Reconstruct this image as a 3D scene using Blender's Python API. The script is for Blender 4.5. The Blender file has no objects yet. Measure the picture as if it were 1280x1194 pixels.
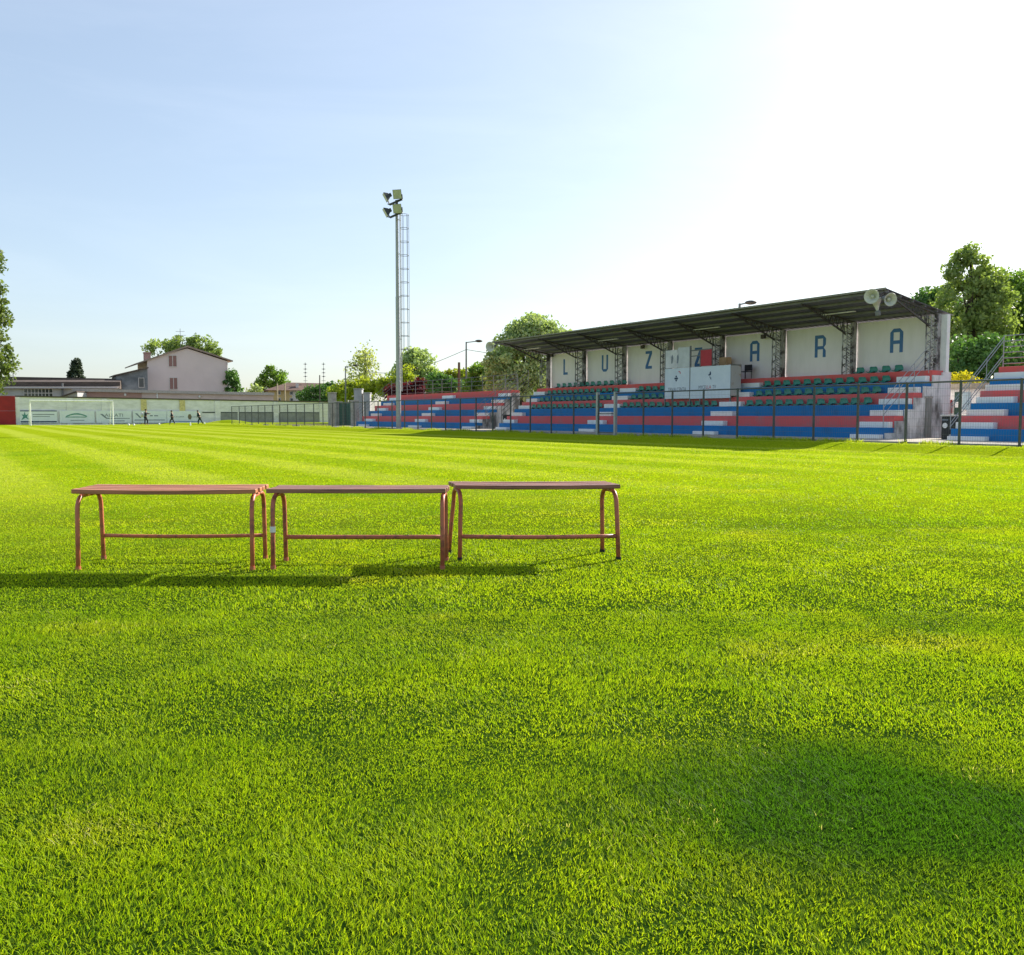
import bpy, math, random
import numpy as np
from mathutils import Vector, Matrix
random.seed(7)
rng = np.random.default_rng(11)
R = math.radians
scene = bpy.context.scene
col = scene.collection

# ------------------------------------------------------------------ camera
# world: +Y runs along the pitch, +X towards the grandstand; camera 0.9 m above the pitch
F, PITCH, YAW, HC = 1100.0, math.atan(76.5 / 1100.0), R(32.5), 0.9
cam_d = bpy.data.cameras.new("camera")
cam_d.sensor_fit = 'HORIZONTAL'
cam_d.sensor_width = 36.0
cam_d.lens = 36.0 * F / 1280.0
cam_d.clip_start = 0.05
cam_d.clip_end = 3000
cam = bpy.data.objects.new("camera", cam_d)
col.objects.link(cam)
cam.location = (0, 0, HC)
cam.rotation_euler = (R(90) - PITCH, 0, -YAW)
scene.camera = cam

# ------------------------------------------------------------------ sky and sun
SUN_EL, SUN_AZ = R(31.0), R(77.0)          # azimuth clockwise from +Y
world = bpy.data.worlds.new("World")
scene.world = world
world.use_nodes = True
wn = world.node_tree
for n in list(wn.nodes):
    wn.nodes.remove(n)
sky = wn.nodes.new('ShaderNodeTexSky')
sky.sky_type = 'NISHITA'
sky.sun_disc = False
sky.sun_elevation = SUN_EL
sky.sun_rotation = SUN_AZ
sky.altitude = 0
sky.air_density = 1.0
sky.dust_density = 1.3
sky.ozone_density = 1.5
bg = wn.nodes.new('ShaderNodeBackground')
bg.inputs['Strength'].default_value = 0.10
wo = wn.nodes.new('ShaderNodeOutputWorld')
# thin high veil of cloud: pale light added over the clear-sky model
veil = wn.nodes.new('ShaderNodeMix'); veil.data_type = 'RGBA'; veil.blend_type = 'ADD'
veil.inputs[0].default_value = 1.0
tcw = wn.nodes.new('ShaderNodeTexCoord')
mpw = wn.nodes.new('ShaderNodeMapping'); mpw.inputs['Scale'].default_value = (1.6, 2.2, 9.0); mpw.inputs['Rotation'].default_value = (0.25, 0.1, 0.4)
nzw = wn.nodes.new('ShaderNodeTexNoise'); nzw.inputs['Scale'].default_value = 1.3; nzw.inputs['Detail'].default_value = 7; nzw.inputs['Roughness'].default_value = 0.62; nzw.inputs['Distortion'].default_value = 0.6
crw = wn.nodes.new('ShaderNodeValToRGB')
crw.color_ramp.elements[0].position = 0.44; crw.color_ramp.elements[0].color = (0.74, 0.82, 0.93, 1)
crw.color_ramp.elements[1].position = 0.78; crw.color_ramp.elements[1].color = (1.08, 1.12, 1.18, 1)
wn.links.new(tcw.outputs['Generated'], mpw.inputs[0]); wn.links.new(mpw.outputs[0], nzw.inputs['Vector']); wn.links.new(nzw.outputs[0], crw.inputs[0])
wn.links.new(crw.outputs[0], veil.inputs[7])
soft = wn.nodes.new('ShaderNodeGamma'); soft.inputs['Gamma'].default_value = 0.76   # hazy air evens the sky out
wn.links.new(sky.outputs[0], soft.inputs[0])
gain = wn.nodes.new('ShaderNodeMix'); gain.data_type = 'RGBA'; gain.blend_type = 'MULTIPLY'
gain.inputs[0].default_value = 1.0; gain.inputs[7].default_value = (1.13, 1.18, 1.22, 1)
wn.links.new(soft.outputs[0], gain.inputs[6])
wn.links.new(gain.outputs[2], veil.inputs[6])
wn.links.new(veil.outputs[2], bg.inputs[0])
wn.links.new(bg.outputs[0], wo.inputs[0])

sun_d = bpy.data.lights.new("sun", 'SUN')
sun_d.energy = 5.0
sun_d.angle = R(0.5)
sun_d.color = (1.0, 0.93, 0.82)
sun = bpy.data.objects.new("sun", sun_d)
col.objects.link(sun)
sdir = Vector((math.cos(SUN_EL) * math.sin(SUN_AZ), math.cos(SUN_EL) * math.cos(SUN_AZ), math.sin(SUN_EL)))
sun.rotation_euler = (-sdir).to_track_quat('-Z', 'Y').to_euler()
sun.location = sdir * 200

scene.view_settings.view_transform = 'Standard'
scene.view_settings.look = 'None'
scene.view_settings.exposure = 0.92
scene.view_settings.gamma = 1.0

# ------------------------------------------------------------------ coordinates helpers
def ray(px, py):
    u = (px - 640) / F
    v = (597 - py) / F
    f = math.cos(PITCH) + v * math.sin(PITCH)
    z = -math.sin(PITCH) + v * math.cos(PITCH)
    return (math.cos(YAW) * u + math.sin(YAW) * f, -math.sin(YAW) * u + math.cos(YAW) * f, z)

def onX(px, py, D):
    d = ray(px, py); s = D / d[0]
    return Vector((D, d[1] * s, HC + d[2] * s))

def onY(px, py, T):
    d = ray(px, py); s = T / d[1]
    return Vector((d[0] * s, T, HC + d[2] * s))

def onZ(px, py, z=0.0):
    d = ray(px, py); s = (z - HC) / d[2]
    return Vector((d[0] * s, d[1] * s, z))

def deep(px, py, Z):
    d = ray(px, py)
    s = Z / (math.sin(YAW) * d[0] + math.cos(YAW) * d[1])
    return Vector((d[0] * s, d[1] * s, HC + d[2] * s))

def ground_z(x):
    t = min(max((x - 19.7) / 1.6, 0), 1)
    return 0.16 * t * t * (3 - 2 * t)

# ------------------------------------------------------------------ materials
MATS = {}
def mat(name, c, rough=0.7, var=0.15, scale=6.0, c2=None, bump=0.0, metallic=0.0, spec=0.3, stretch=(1, 1, 1), detail=6.0, lo=0.35, hi=0.65, trans=0.0):
    if name in MATS:
        return MATS[name]
    m = bpy.data.materials.new(name)
    m.use_nodes = True
    nt = m.node_tree
    b = nt.nodes['Principled BSDF']
    b.inputs['Roughness'].default_value = rough
    b.inputs['Metallic'].default_value = metallic
    b.inputs['Specular IOR Level'].default_value = spec
    tc = nt.nodes.new('ShaderNodeTexCoord')
    mp = nt.nodes.new('ShaderNodeMapping')
    mp.inputs['Scale'].default_value = stretch
    nz = nt.nodes.new('ShaderNodeTexNoise')
    nz.inputs['Scale'].default_value = scale
    nz.inputs['Detail'].default_value = detail
    nz.inputs['Roughness'].default_value = 0.65
    nt.links.new(tc.outputs['Object'], mp.inputs[0])
    nt.links.new(mp.outputs[0], nz.inputs['Vector'])
    cr = nt.nodes.new('ShaderNodeValToRGB')
    cr.color_ramp.elements[0].position = lo
    cr.color_ramp.elements[1].position = hi
    a = c2 if c2 else tuple(x * (1 - var) for x in c)
    e = c if c2 else tuple(min(x * (1 + var), 1) for x in c)
    cr.color_ramp.elements[0].color = (*a, 1)
    cr.color_ramp.elements[1].color = (*e, 1)
    nt.links.new(nz.outputs[0], cr.inputs[0])
    nt.links.new(cr.outputs[0], b.inputs['Base Color'])
    if bump:
        bp = nt.nodes.new('ShaderNodeBump')
        bp.inputs['Strength'].default_value = bump
        bp.inputs['Distance'].default_value = 0.02
        nt.links.new(nz.outputs[0], bp.inputs['Height'])
        nt.links.new(bp.outputs[0], b.inputs['Normal'])
    MATS[name] = m
    return m

def leaf_mat(name, ca, cb, trans=0.45, tint=(1.25, 1.35, 0.5), attr='rnd'):
    """two-sided leaf: diffuse + translucent, colour varied leaf by leaf"""
    m = bpy.data.materials.new(name)
    m.use_nodes = True
    nt = m.node_tree
    for n in list(nt.nodes):
        nt.nodes.remove(n)
    out = nt.nodes.new('ShaderNodeOutputMaterial')
    at = nt.nodes.new('ShaderNodeAttribute'); at.attribute_name = attr
    mx = nt.nodes.new('ShaderNodeMix'); mx.data_type = 'RGBA'
    mx.inputs[6].default_value = (*ca, 1)
    mx.inputs[7].default_value = (*cb, 1)
    nt.links.new(at.outputs['Fac'], mx.inputs[0])
    d = nt.nodes.new('ShaderNodeBsdfPrincipled')
    d.inputs['Roughness'].default_value = 0.55
    d.inputs['Specular IOR Level'].default_value = 0.25
    nt.links.new(mx.outputs[2], d.inputs['Base Color'])
    t = nt.nodes.new('ShaderNodeBsdfTranslucent')
    tm = nt.nodes.new('ShaderNodeMix'); tm.data_type = 'RGBA'; tm.blend_type = 'MULTIPLY'
    tm.inputs[0].default_value = 1.0
    tm.inputs[7].default_value = (*tint, 1)
    nt.links.new(mx.outputs[2], tm.inputs[6])
    nt.links.new(tm.outputs[2], t.inputs[0])
    ms = nt.nodes.new('ShaderNodeMixShader')
    ms.inputs[0].default_value = trans
    nt.links.new(d.outputs[0], ms.inputs[1])
    nt.links.new(t.outputs[0], ms.inputs[2])
    nt.links.new(ms.outputs[0], out.inputs[0])
    MATS[name] = m
    return m

# ------------------------------------------------------------------ mesh builder
class MB:
    def __init__(self):
        self.v = []
        self.f = []
    def add(self, vs, fs):
        o = len(self.v)
        self.v += [tuple(p) for p in vs]
        self.f += [tuple(i + o for i in f) for f in fs]
        return self
    def box(self, a, b, M=None):
        x0, y0, z0 = a; x1, y1, z1 = b
        vs = [Vector(p) for p in ((x0, y0, z0), (x1, y0, z0), (x1, y1, z0), (x0, y1, z0), (x0, y0, z1), (x1, y0, z1), (x1, y1, z1), (x0, y1, z1))]
        if M is not None:
            vs = [M @ p for p in vs]
        return self.add(vs, [(0, 3, 2, 1), (4, 5, 6, 7), (0, 1, 5, 4), (1, 2, 6, 5), (2, 3, 7, 6), (3, 0, 4, 7)])
    def bar(self, p0, p1, w, h=None):
        """square bar between two points"""
        h = h or w
        p0, p1 = Vector(p0), Vector(p1)
        d = p1 - p0
        L = d.length
        q = d.to_track_quat('Z', 'Y').to_matrix().to_4x4()
        M = Matrix.Translation(p0) @ q
        return self.box((-w / 2, -h / 2, 0), (w / 2, h / 2, L), M)
    def tube(self, pts, r, n=8, r1=None, cap=True):
        pts = [Vector(p) for p in pts]
        m = len(pts)
        rs = [r if r1 is None else r + (r1 - r) * i / (m - 1) for i in range(m)] if not isinstance(r, (list, tuple)) else list(r)
        vs, fs = [], []
        prev = None
        for i, p in enumerate(pts):
            if i == 0: d = pts[1] - p
            elif i == m - 1: d = p - pts[i - 1]
            else: d = (pts[i + 1] - p).normalized() + (p - pts[i - 1]).normalized()
            d.normalize()
            if prev is None:
                up = Vector((0, 0, 1)) if abs(d.z) < 0.9 else Vector((1, 0, 0))
                a = d.cross(up).normalized()
            else:
                a = (prev - d * prev.dot(d)).normalized()
            prev = a
            b = d.cross(a)
            for k in range(n):
                t = 2 * math.pi * k / n
                vs.append(p + (a * math.cos(t) + b * math.sin(t)) * rs[i])
        for i in range(m - 1):
            for k in range(n):
                k2 = (k + 1) % n
                fs.append((i * n + k, i * n + k2, (i + 1) * n + k2, (i + 1) * n + k))
        if cap:
            fs.append(tuple(range(n - 1, -1, -1)))
            fs.append(tuple((m - 1) * n + k for k in range(n)))
        return self.add(vs, fs)
    def lathe(self, prof, n=20, M=None, closed=False):
        vs, fs = [], []
        for (r, z) in prof:
            for k in range(n):
                t = 2 * math.pi * k / n
                p = Vector((r * math.cos(t), r * math.sin(t), z))
                vs.append(M @ p if M is not None else p)
        for i in range(len(prof) - 1):
            for k in range(n):
                k2 = (k + 1) % n
                fs.append((i * n + k, i * n + k2, (i + 1) * n + k2, (i + 1) * n + k))
        return self.add(vs, fs)
    def prism(self, poly, fn0, fn1):
        """poly of 2-D points, fn maps (a,b) to the near / far face"""
        n = len(poly)
        vs = [fn0(*p) for p in poly] + [fn1(*p) for p in poly]
        fs = [tuple(range(n)), tuple(range(2 * n - 1, n - 1, -1))]
        for i in range(n):
            j = (i + 1) % n
            fs.append((i, i + n, j + n, j))
        return self.add(vs, fs)
    def sphere(self, c, r, n=12, m=8, s=(1, 1, 1)):
        prof = [(max(r * math.sin(math.pi * i / m), 1e-4), -r * math.cos(math.pi * i / m)) for i in range(m + 1)]
        M = Matrix.Translation(Vector(c)) @ Matrix.Diagonal((*s, 1))
        return self.lathe(prof, n, M)
    def build(self, name, m, parent=None, smooth=False, bevel=0.0):
        off = parent_off(parent)
        me = bpy.data.meshes.new(name)
        vs = [(p[0] - off[0], p[1] - off[1], p[2] - off[2]) for p in self.v] if parent else self.v
        me.from_pydata(vs, [], self.f)
        me.materials.append(m)
        me.validate()
        if smooth:
            me.polygons.foreach_set('use_smooth', [True] * len(me.polygons))
        o = bpy.data.objects.new(name, me)
        col.objects.link(o)
        # consistent outward normals
        import bmesh
        bm = bmesh.new(); bm.from_mesh(me)
        bmesh.ops.recalc_face_normals(bm, faces=bm.faces)
        bm.to_mesh(me); bm.free()
        if bevel:
            b = o.modifiers.new('bevel', 'BEVEL'); b.width = bevel; b.segments = 2; b.limit_method = 'ANGLE'
        if parent:
            o.parent = parent
        return o

def parent_off(p):
    off = Vector((0, 0, 0))
    while p is not None:
        off += p.location
        p = p.parent
    return off

def tag(o, label=None, cat=None, group=None, kind=None):
    if label: o['label'] = label
    if cat: o['category'] = cat
    if group: o['group'] = group
    if kind: o['kind'] = kind
    return o

def thing(name, label, cat, loc=(0, 0, 0), group=None, rz=0.0):
    o = bpy.data.objects.new(name, None)
    o.empty_display_size = 0.2
    col.objects.link(o)
    o.location = loc
    o.rotation_euler = (0, 0, rz)
    return tag(o, label, cat, group)

def dup(root, label, loc=None, rz=None):
    r = root.copy(); col.objects.link(r)
    if loc is not None: r.location = loc
    if rz is not None: r.rotation_euler = (0, 0, rz)
    r['label'] = label
    for ch in list(root.children):
        c = ch.copy(); col.objects.link(c); c.parent = r
        for g in list(ch.children):
            d = g.copy(); col.objects.link(d); d.parent = c
    return r

def text_part(name, body, m, size, M, parent, width=None, extrude=0.002):
    cu = bpy.data.curves.new(name, 'FONT')
    cu.body = body; cu.size = size; cu.extrude = extrude
    cu.align_x = 'CENTER'; cu.align_y = 'CENTER'
    tmp = bpy.data.objects.new(name + '_src', cu)
    col.objects.link(tmp)
    bpy.context.view_layer.update()
    me = bpy.data.meshes.new_from_object(tmp.evaluated_get(bpy.context.evaluated_depsgraph_get()))
    bpy.data.objects.remove(tmp); bpy.data.curves.remove(cu)
    if width and len(me.vertices):
        xs = [v.co.x for v in me.vertices]
        k = width / (max(xs) - min(xs))
        me.transform(Matrix.Diagonal((k, 1, 1, 1)))
    me.transform(Matrix.Translation(-parent_off(parent)) @ M)
    me.materials.clear(); me.materials.append(m)
    me.name = name
    o = bpy.data.objects.new(name, me); col.objects.link(o); o.parent = parent
    return o

# ------------------------------------------------------------------ common materials
concrete = mat('concrete', (0.42, 0.40, 0.36), 0.9, scale=2.5, c2=(0.26, 0.25, 0.22), bump=0.3)
white_paint = mat('white_paint', (0.84, 0.84, 0.83), 0.75, scale=3, c2=(0.70, 0.70, 0.69), lo=0.25, hi=0.5)
red_paint = mat('red_paint', (0.70, 0.115, 0.105), 0.75, scale=1.6, c2=(0.46, 0.16, 0.15), bump=0.1, lo=0.32, hi=0.5, detail=10)
pink_paint = mat('faded_red_paint', (0.70, 0.115, 0.12), 0.8, scale=1.6, c2=(0.52, 0.16, 0.17), bump=0.1, lo=0.32, hi=0.5, detail=10)
blue_paint = mat('blue_paint', (0.008, 0.17, 0.44), 0.75, scale=1.6, c2=(0.02, 0.135, 0.32), bump=0.1, lo=0.32, hi=0.5, detail=10)
steel = mat('galvanised_steel', (0.36, 0.37, 0.38), 0.5, metallic=0.4, scale=3, var=0.07)
grey_steel = mat('grey_steel', (0.17, 0.175, 0.18), 0.6, metallic=0.2, scale=8)
dark_steel = mat('dark_steel', (0.055, 0.055, 0.055), 0.65, scale=7, c2=(0.10, 0.075, 0.06))
fence_mat = mat('fence_steel', (0.085, 0.095, 0.095), 0.6, metallic=0.2, scale=8)
wire_mat = mat('wire_steel', (0.16, 0.165, 0.16), 0.6, metallic=0.2, scale=8)
black = mat('black_plastic', (0.018, 0.018, 0.02), 0.5)
def thin(n, c, **k): return mat(n, c, **k)

# ------------------------------------------------------------------ GROUND
def stripe_nodes(nt, base_out):
    pass

def grass_shader(m, blade):
    m.use_nodes = True
    nt = m.node_tree
    for n in list(nt.nodes): nt.nodes.remove(n)
    L = nt.links.new
    def N(t, **k):
        n = nt.nodes.new(t)
        for a, b in k.items(): setattr(n, a, b)
        return n
    def mixc(fac, a, b, mode='MIX'):
        n = N('ShaderNodeMix', data_type='RGBA', blend_type=mode)
        for s, v in ((0, fac), (6, a), (7, b)):
            if isinstance(v, tuple): n.inputs[s].default_value = (*v, 1)
            elif isinstance(v, (int, float)): n.inputs[s].default_value = v
            else: L(v, n.inputs[s])
        return n.outputs[2]
    def math_(op, a, b=None, c=None, clamp=False):
        n = N('ShaderNodeMath', operation=op, use_clamp=clamp)
        for i, v in enumerate((a, b, c)):
            if v is None: continue
            if isinstance(v, (int, float)): n.inputs[i].default_value = v
            else: L(v, n.inputs[i])
        return n.outputs[0]
    def noise(scale, detail=4, rough=0.6):
        n = N('ShaderNodeTexNoise'); n.inputs['Scale'].default_value = scale
        n.inputs['Detail'].default_value = detail; n.inputs['Roughness'].default_value = rough
        L(geo.outputs['Position'], n.inputs['Vector'])
        return n.outputs[0]
    def ramp(v, lo, hi):
        n = N('ShaderNodeMapRange', clamp=True, interpolation_type='SMOOTHSTEP'); L(v, n.inputs[0])
        n.inputs[1].default_value = lo; n.inputs[2].default_value = hi
        return n.outputs[0]
    geo = N('ShaderNodeNewGeometry')
    sep = N('ShaderNodeSeparateXYZ'); L(geo.outputs['Position'], sep.inputs[0])
    X, Y = sep.outputs[0], sep.outputs[1]
    # mowing stripes along the pitch, with wobbling edges
    wob = math_('MULTIPLY', math_('SUBTRACT', noise(0.35, 3), 0.5), 0.9)
    ph = math_('MULTIPLY', math_('ADD', X, wob), 2 * math.pi / 2.35)
    st = ramp(math_('SINE', ph), -0.35, 0.75)
    st = math_('MULTIPLY', st, ramp(Y, 5.0, 15.0))
    lush = ramp(noise(0.33, 4, 0.55), 0.45, 0.68)
    dry = ramp(noise(0.7, 5, 0.65), 0.52, 0.75)
    # darker, deeper green patch in the blade colour, near the camera on the right
    dx = math_('SUBTRACT', X, PATCH_POS[0]); dy = math_('SUBTRACT', Y, PATCH_POS[1])
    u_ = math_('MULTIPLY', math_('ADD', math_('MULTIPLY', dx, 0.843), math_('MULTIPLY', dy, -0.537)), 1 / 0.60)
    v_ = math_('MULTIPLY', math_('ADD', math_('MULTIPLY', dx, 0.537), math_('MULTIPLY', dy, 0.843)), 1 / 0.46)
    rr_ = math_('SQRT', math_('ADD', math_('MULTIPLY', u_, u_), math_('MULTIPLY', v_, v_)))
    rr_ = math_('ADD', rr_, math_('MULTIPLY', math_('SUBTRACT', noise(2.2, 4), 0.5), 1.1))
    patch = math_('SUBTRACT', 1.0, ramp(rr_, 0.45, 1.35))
    if blade:
        at = N('ShaderNodeAttribute', attribute_name='rnd')
        rn = at.outputs['Fac']
        c = mixc(rn, GREEN_A, GREEN_B)
        c = mixc(math_('MULTIPLY', lush, 0.55), c, LUSH)
        c = mixc(math_('MULTIPLY', dry, 0.75), c, DRYC)
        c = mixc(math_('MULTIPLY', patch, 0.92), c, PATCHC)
        c = mixc(math_('GREATER_THAN', rn, math_('SUBTRACT', 0.95, math_('MULTIPLY', dry, 0.09))), c, STRAW)
        c = mixc(math_('MULTIPLY', st, 0.36), c, STRIPE)
    else:
        fine = noise(9.0, 8, 0.8)
        c = mixc(ramp(fine, 0.3, 0.7), FAR_A, FAR_B)
        c = mixc(math_('MULTIPLY', lush, 0.35), c, FAR_LUSH)
        c = mixc(math_('MULTIPLY', st, 0.46), c, FAR_STRIPE)
        # bare thatch under the modelled blades close by
        dist = N('ShaderNodeVectorMath', operation='LENGTH'); L(geo.outputs['Position'], dist.inputs[0])
        near = ramp(dist.outputs['Value'], 3.0, 14.0)
        soil = mixc(ramp(noise(30, 4), 0.35, 0.65), (0.013, 0.036, 0.005), (0.036, 0.072, 0.008))
        c = mixc(near, soil, c)
        # far from the pitch: paler rough ground
        away = math_('MAXIMUM', ramp(Y, 106.0, 112.0), math_('MULTIPLY', ramp(X, 22.2, 23.0), math_('SUBTRACT', 1.0, ramp(Y, 80.0, 88.0))))
        rough_ = mixc(ramp(noise(0.8, 6), 0.35, 0.65), (0.10, 0.11, 0.04), (0.20, 0.18, 0.11))
        c = mixc(away, c, rough_)
    d = N('ShaderNodeBsdfPrincipled')
    d.inputs['Roughness'].default_value = 0.55 if blade else 0.95
    d.inputs['Specular IOR Level'].default_value = 0.10 if blade else 0.0
    L(c, d.inputs['Base Color'])
    out = N('ShaderNodeOutputMaterial')
    if blade:
        t = N('ShaderNodeBsdfTranslucent')
        L(mixc(1.0, c, (1.5, 1.5, 0.6), 'MULTIPLY'), t.inputs[0])
        ms = N('ShaderNodeMixShader'); ms.inputs[0].default_value = 0.48
        L(d.outputs[0], ms.inputs[1]); L(t.outputs[0], ms.inputs[2]); L(ms.outputs[0], out.inputs[0])
    else:
        bp = N('ShaderNodeBump'); bp.inputs['Strength'].default_value = 0.6; bp.inputs['Distance'].default_value = 0.03
        L(noise(22.0, 6, 0.8), bp.inputs['Height']); L(bp.outputs[0], d.inputs['Normal'])
        L(d.outputs[0], out.inputs[0])

GREEN_A, GREEN_B = (0.155, 0.295, 0.007), (0.43, 0.51, 0.016)
PATCH_POS = onZ(1085, 1005)
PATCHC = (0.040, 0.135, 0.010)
LUSH, DRYC, STRAW, STRIPE = (0.13, 0.265, 0.008), (0.50, 0.49, 0.03), (0.6, 0.56, 0.24), (0.50, 0.51, 0.06)
FAR_A, FAR_B, FAR_LUSH, FAR_STRIPE = (0.185, 0.255, 0.006), (0.27, 0.335, 0.010), (0.17, 0.255, 0.008), (0.38, 0.43, 0.06)
turf = bpy.data.materials.new('turf'); grass_shader(turf, False)
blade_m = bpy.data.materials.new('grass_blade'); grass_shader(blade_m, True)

xs = [-900, -300, -100, -40, -10, 0, 10, 17, 19, 19.7] + [19.7 + 0.2 * i for i in range(1, 9)] + [21.6, 22, 30, 60, 120, 400, 1200]
ys = [-300, -60, -20, -5] + list(range(0, 112, 4)) + [120, 150, 200, 400, 1500]
gm = MB()
vs = []
for y in ys:
    for x in xs:
        z = ground_z(x)
        if y < 0 and x < 19: z += 0
        vs.append((x, y, z))
nx = len(xs)
fs = [(j * nx + i, j * nx + i + 1, (j + 1) * nx + i + 1, (j + 1) * nx + i) for j in range(len(ys) - 1) for i in range(nx - 1)]
gm.add(vs, fs)
tag(gm.build('pitch', turf, smooth=True), kind='structure')

# mown-grass mound by the far end wall
mb = MB()
c0 = deep(287, 531, 97)
vs = []
for j in range(13):
    for i in range(25):
        a, b = (i - 12) / 12, (j - 6) / 6
        vs.append((c0.x + a * 3.2 , c0.y + b * 1.6 - a * 1.0, 0.012 + 0.50 * max(0, 1 - a * a) ** 1.5 * max(0, 1 - b * b) ** 1.5 - 0.01 * (abs(a) == 1 or abs(b) == 1)))
mb.add(vs, [(j * 25 + i, j * 25 + i + 1, (j + 1) * 25 + i + 1, (j + 1) * 25 + i) for j in range(12) for i in range(24)])
tag(mb.build('grass_mound', turf, smooth=True), kind='structure')

# concrete walkway between fence and stands
mb = MB()
mb.box((22.35, 4, 0.10), (36, 64.5, 0.168))
tag(mb.build('walkway', mat('walkway_concrete', (0.52, 0.46, 0.38), 0.95, scale=1.2, c2=(0.36, 0.32, 0.27), bump=0.3)), kind='structure')

# ------------------------------------------------------------------ GRASS blades (one object)
def vnoise(x, y, s, seed):
    """cheap smooth value noise on numpy arrays"""
    r = np.random.default_rng(seed).random((64, 64))
    u, v = x * s + 100, y * s + 100
    i, j = np.floor(u).astype(int), np.floor(v).astype(int)
    fu, fv = u - i, v - j
    fu, fv = fu * fu * (3 - 2 * fu), fv * fv * (3 - 2 * fv)
    a, b = r[i % 64, j % 64], r[(i + 1) % 64, j % 64]
    c, d = r[i % 64, (j + 1) % 64], r[(i + 1) % 64, (j + 1) % 64]
    return (a * (1 - fu) + b * fu) * (1 - fv) + (c * (1 - fu) + d * fu) * fv

def grass():
    bands = [(-0.6, 1.1, 9000, 0.003), (1.1, 2.4, 46000, 0.0017), (2.4, 4.0, 24000, 0.0024), (4.0, 7.0, 9000, 0.0041), (7.0, 12.0, 2700, 0.0075), (12.0, 22.0, 800, 0.013), (22.0, 36.0, 220, 0.021)]
    PX, PY, W = [], [], []
    for z0, z1, dens, w in bands:
        hw1 = z1 * 0.62 + 3.2
        area = 2 * hw1 * (z1 - z0)
        n = int(area * dens)
        zz = z0 + (z1 - z0) * rng.random(n)
        uu = (rng.random(n) * 2 - 1) * hw1
        core = np.abs(uu) < np.abs(zz) * 0.62 + 0.35          # seen by the photograph; sparser, broader blades further out
        k = core | ((np.abs(uu) < zz * 0.62 + 3.2) & (rng.random(n) < 0.3))
        zz, uu, core = zz[k], uu[k], core[k]
        PX.append(math.cos(YAW) * uu + math.sin(YAW) * zz)
        PY.append(-math.sin(YAW) * uu + math.cos(YAW) * zz)
        W.append(w * (0.7 + 0.6 * rng.random(len(zz))) * np.where(core, 1.0, 1.9))
    x, y, w = np.concatenate(PX), np.concatenate(PY), np.concatenate(W)
    k = x < 22.0
    x, y, w = x[k], y[k], w[k]
    # thin / bare tufts
    dn = vnoise(x, y, 4.0, 3) * 0.6 + vnoise(x, y, 11.0, 4) * 0.4
    k = rng.random(len(x)) < np.clip((dn - 0.10) * 3.5, 0.68, 1)
    x, y, w, dn = x[k], y[k], w[k], dn[k]
    n = len(x)
    hn = vnoise(x, y, 2.2, 5) * 0.5 + vnoise(x, y, 7.0, 6) * 0.5
    h = (0.0055 + 0.0115 * hn) * (0.65 + 0.7 * rng.random(n))
    # ragged unmown edge along the fence
    m_ = 16000
    ex = 21.75 + 0.28 * rng.random(m_); ey = 6 + 76 * rng.random(m_) ** 1.4
    kk = vnoise(ex * 0, ey, 0.8, 21) * 0.6 + vnoise(ex * 0, ey, 3.1, 22) * 0.4 > 0.47 + 0.1 * rng.random(m_)
    ex, ey = ex[kk], ey[kk]
    x = np.concatenate((x, ex)); y = np.concatenate((y, ey)); w = np.concatenate((w, 0.012 + 0.008 * rng.random(len(ex))))
    h = np.concatenate((h, 0.05 + 0.10 * rng.random(len(ex)) ** 2)); n = len(x)
    a = rng.random(n) * 2 * math.pi
    # local combing direction
    ca = 2 * math.pi * (vnoise(x, y, 0.9, 8) + vnoise(x, y, 3.0, 9))
    lean = h * (0.25 + 1.25 * rng.random(n))
    lx = lean * (np.cos(a) * 0.9 + np.cos(ca) * 0.35)
    ly = lean * (np.sin(a) * 0.9 + np.sin(ca) * 0.35)
    b = rng.random(n) * math.pi
    wx, wy = np.cos(b) * w / 2, np.sin(b) * w / 2
    z = np.where(x > 19.7, 0.16 * (np.clip((x - 19.7) / 1.6, 0, 1) ** 2) * (3 - 2 * np.clip((x - 19.7) / 1.6, 0, 1)), 0.0) - 0.002
    V = np.empty((n, 5, 3), np.float32)
    V[:, 0] = np.stack((x - wx, y - wy, z), 1)
    V[:, 1] = np.stack((x + wx, y + wy, z), 1)
    V[:, 2] = np.stack((x + lx * 0.35 + wx * 0.85, y + ly * 0.35 + wy * 0.85, z + h * 0.62), 1)
    V[:, 3] = np.stack((x + lx * 0.35 - wx * 0.85, y + ly * 0.35 - wy * 0.85, z + h * 0.62), 1)
    V[:, 4] = np.stack((x + lx, y + ly, z + h), 1)
    base = (np.arange(n) * 5)[:, None]
    loops = (base + np.array([[0, 1, 2, 3, 3, 2, 4]])).ravel().astype(np.int32)
    starts = ((np.arange(n) * 7)[:, None] + np.array([[0, 4]])).ravel().astype(np.int32)
    me = bpy.data.meshes.new('grass')
    me.vertices.add(n * 5); me.loops.add(n * 7); me.polygons.add(n * 2)
    me.vertices.foreach_set('co', V.ravel())
    me.loops.foreach_set('vertex_index', loops)
    me.polygons.foreach_set('loop_start', starts)
    me.update(calc_edges=True)
    at = me.attributes.new('rnd', 'FLOAT', 'POINT')
    rn = np.clip(rng.random(n) * 0.75 + 0.25 * vnoise(x, y, 5.0, 12), 0, 1)
    at.data.foreach_set('value', np.repeat(rn, 5).astype(np.float32))
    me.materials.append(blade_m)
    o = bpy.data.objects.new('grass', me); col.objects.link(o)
    tag(o, 'short mown green turf covering the pitch', 'grass', kind='stuff')
    print('blades', n)
grass()

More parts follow.
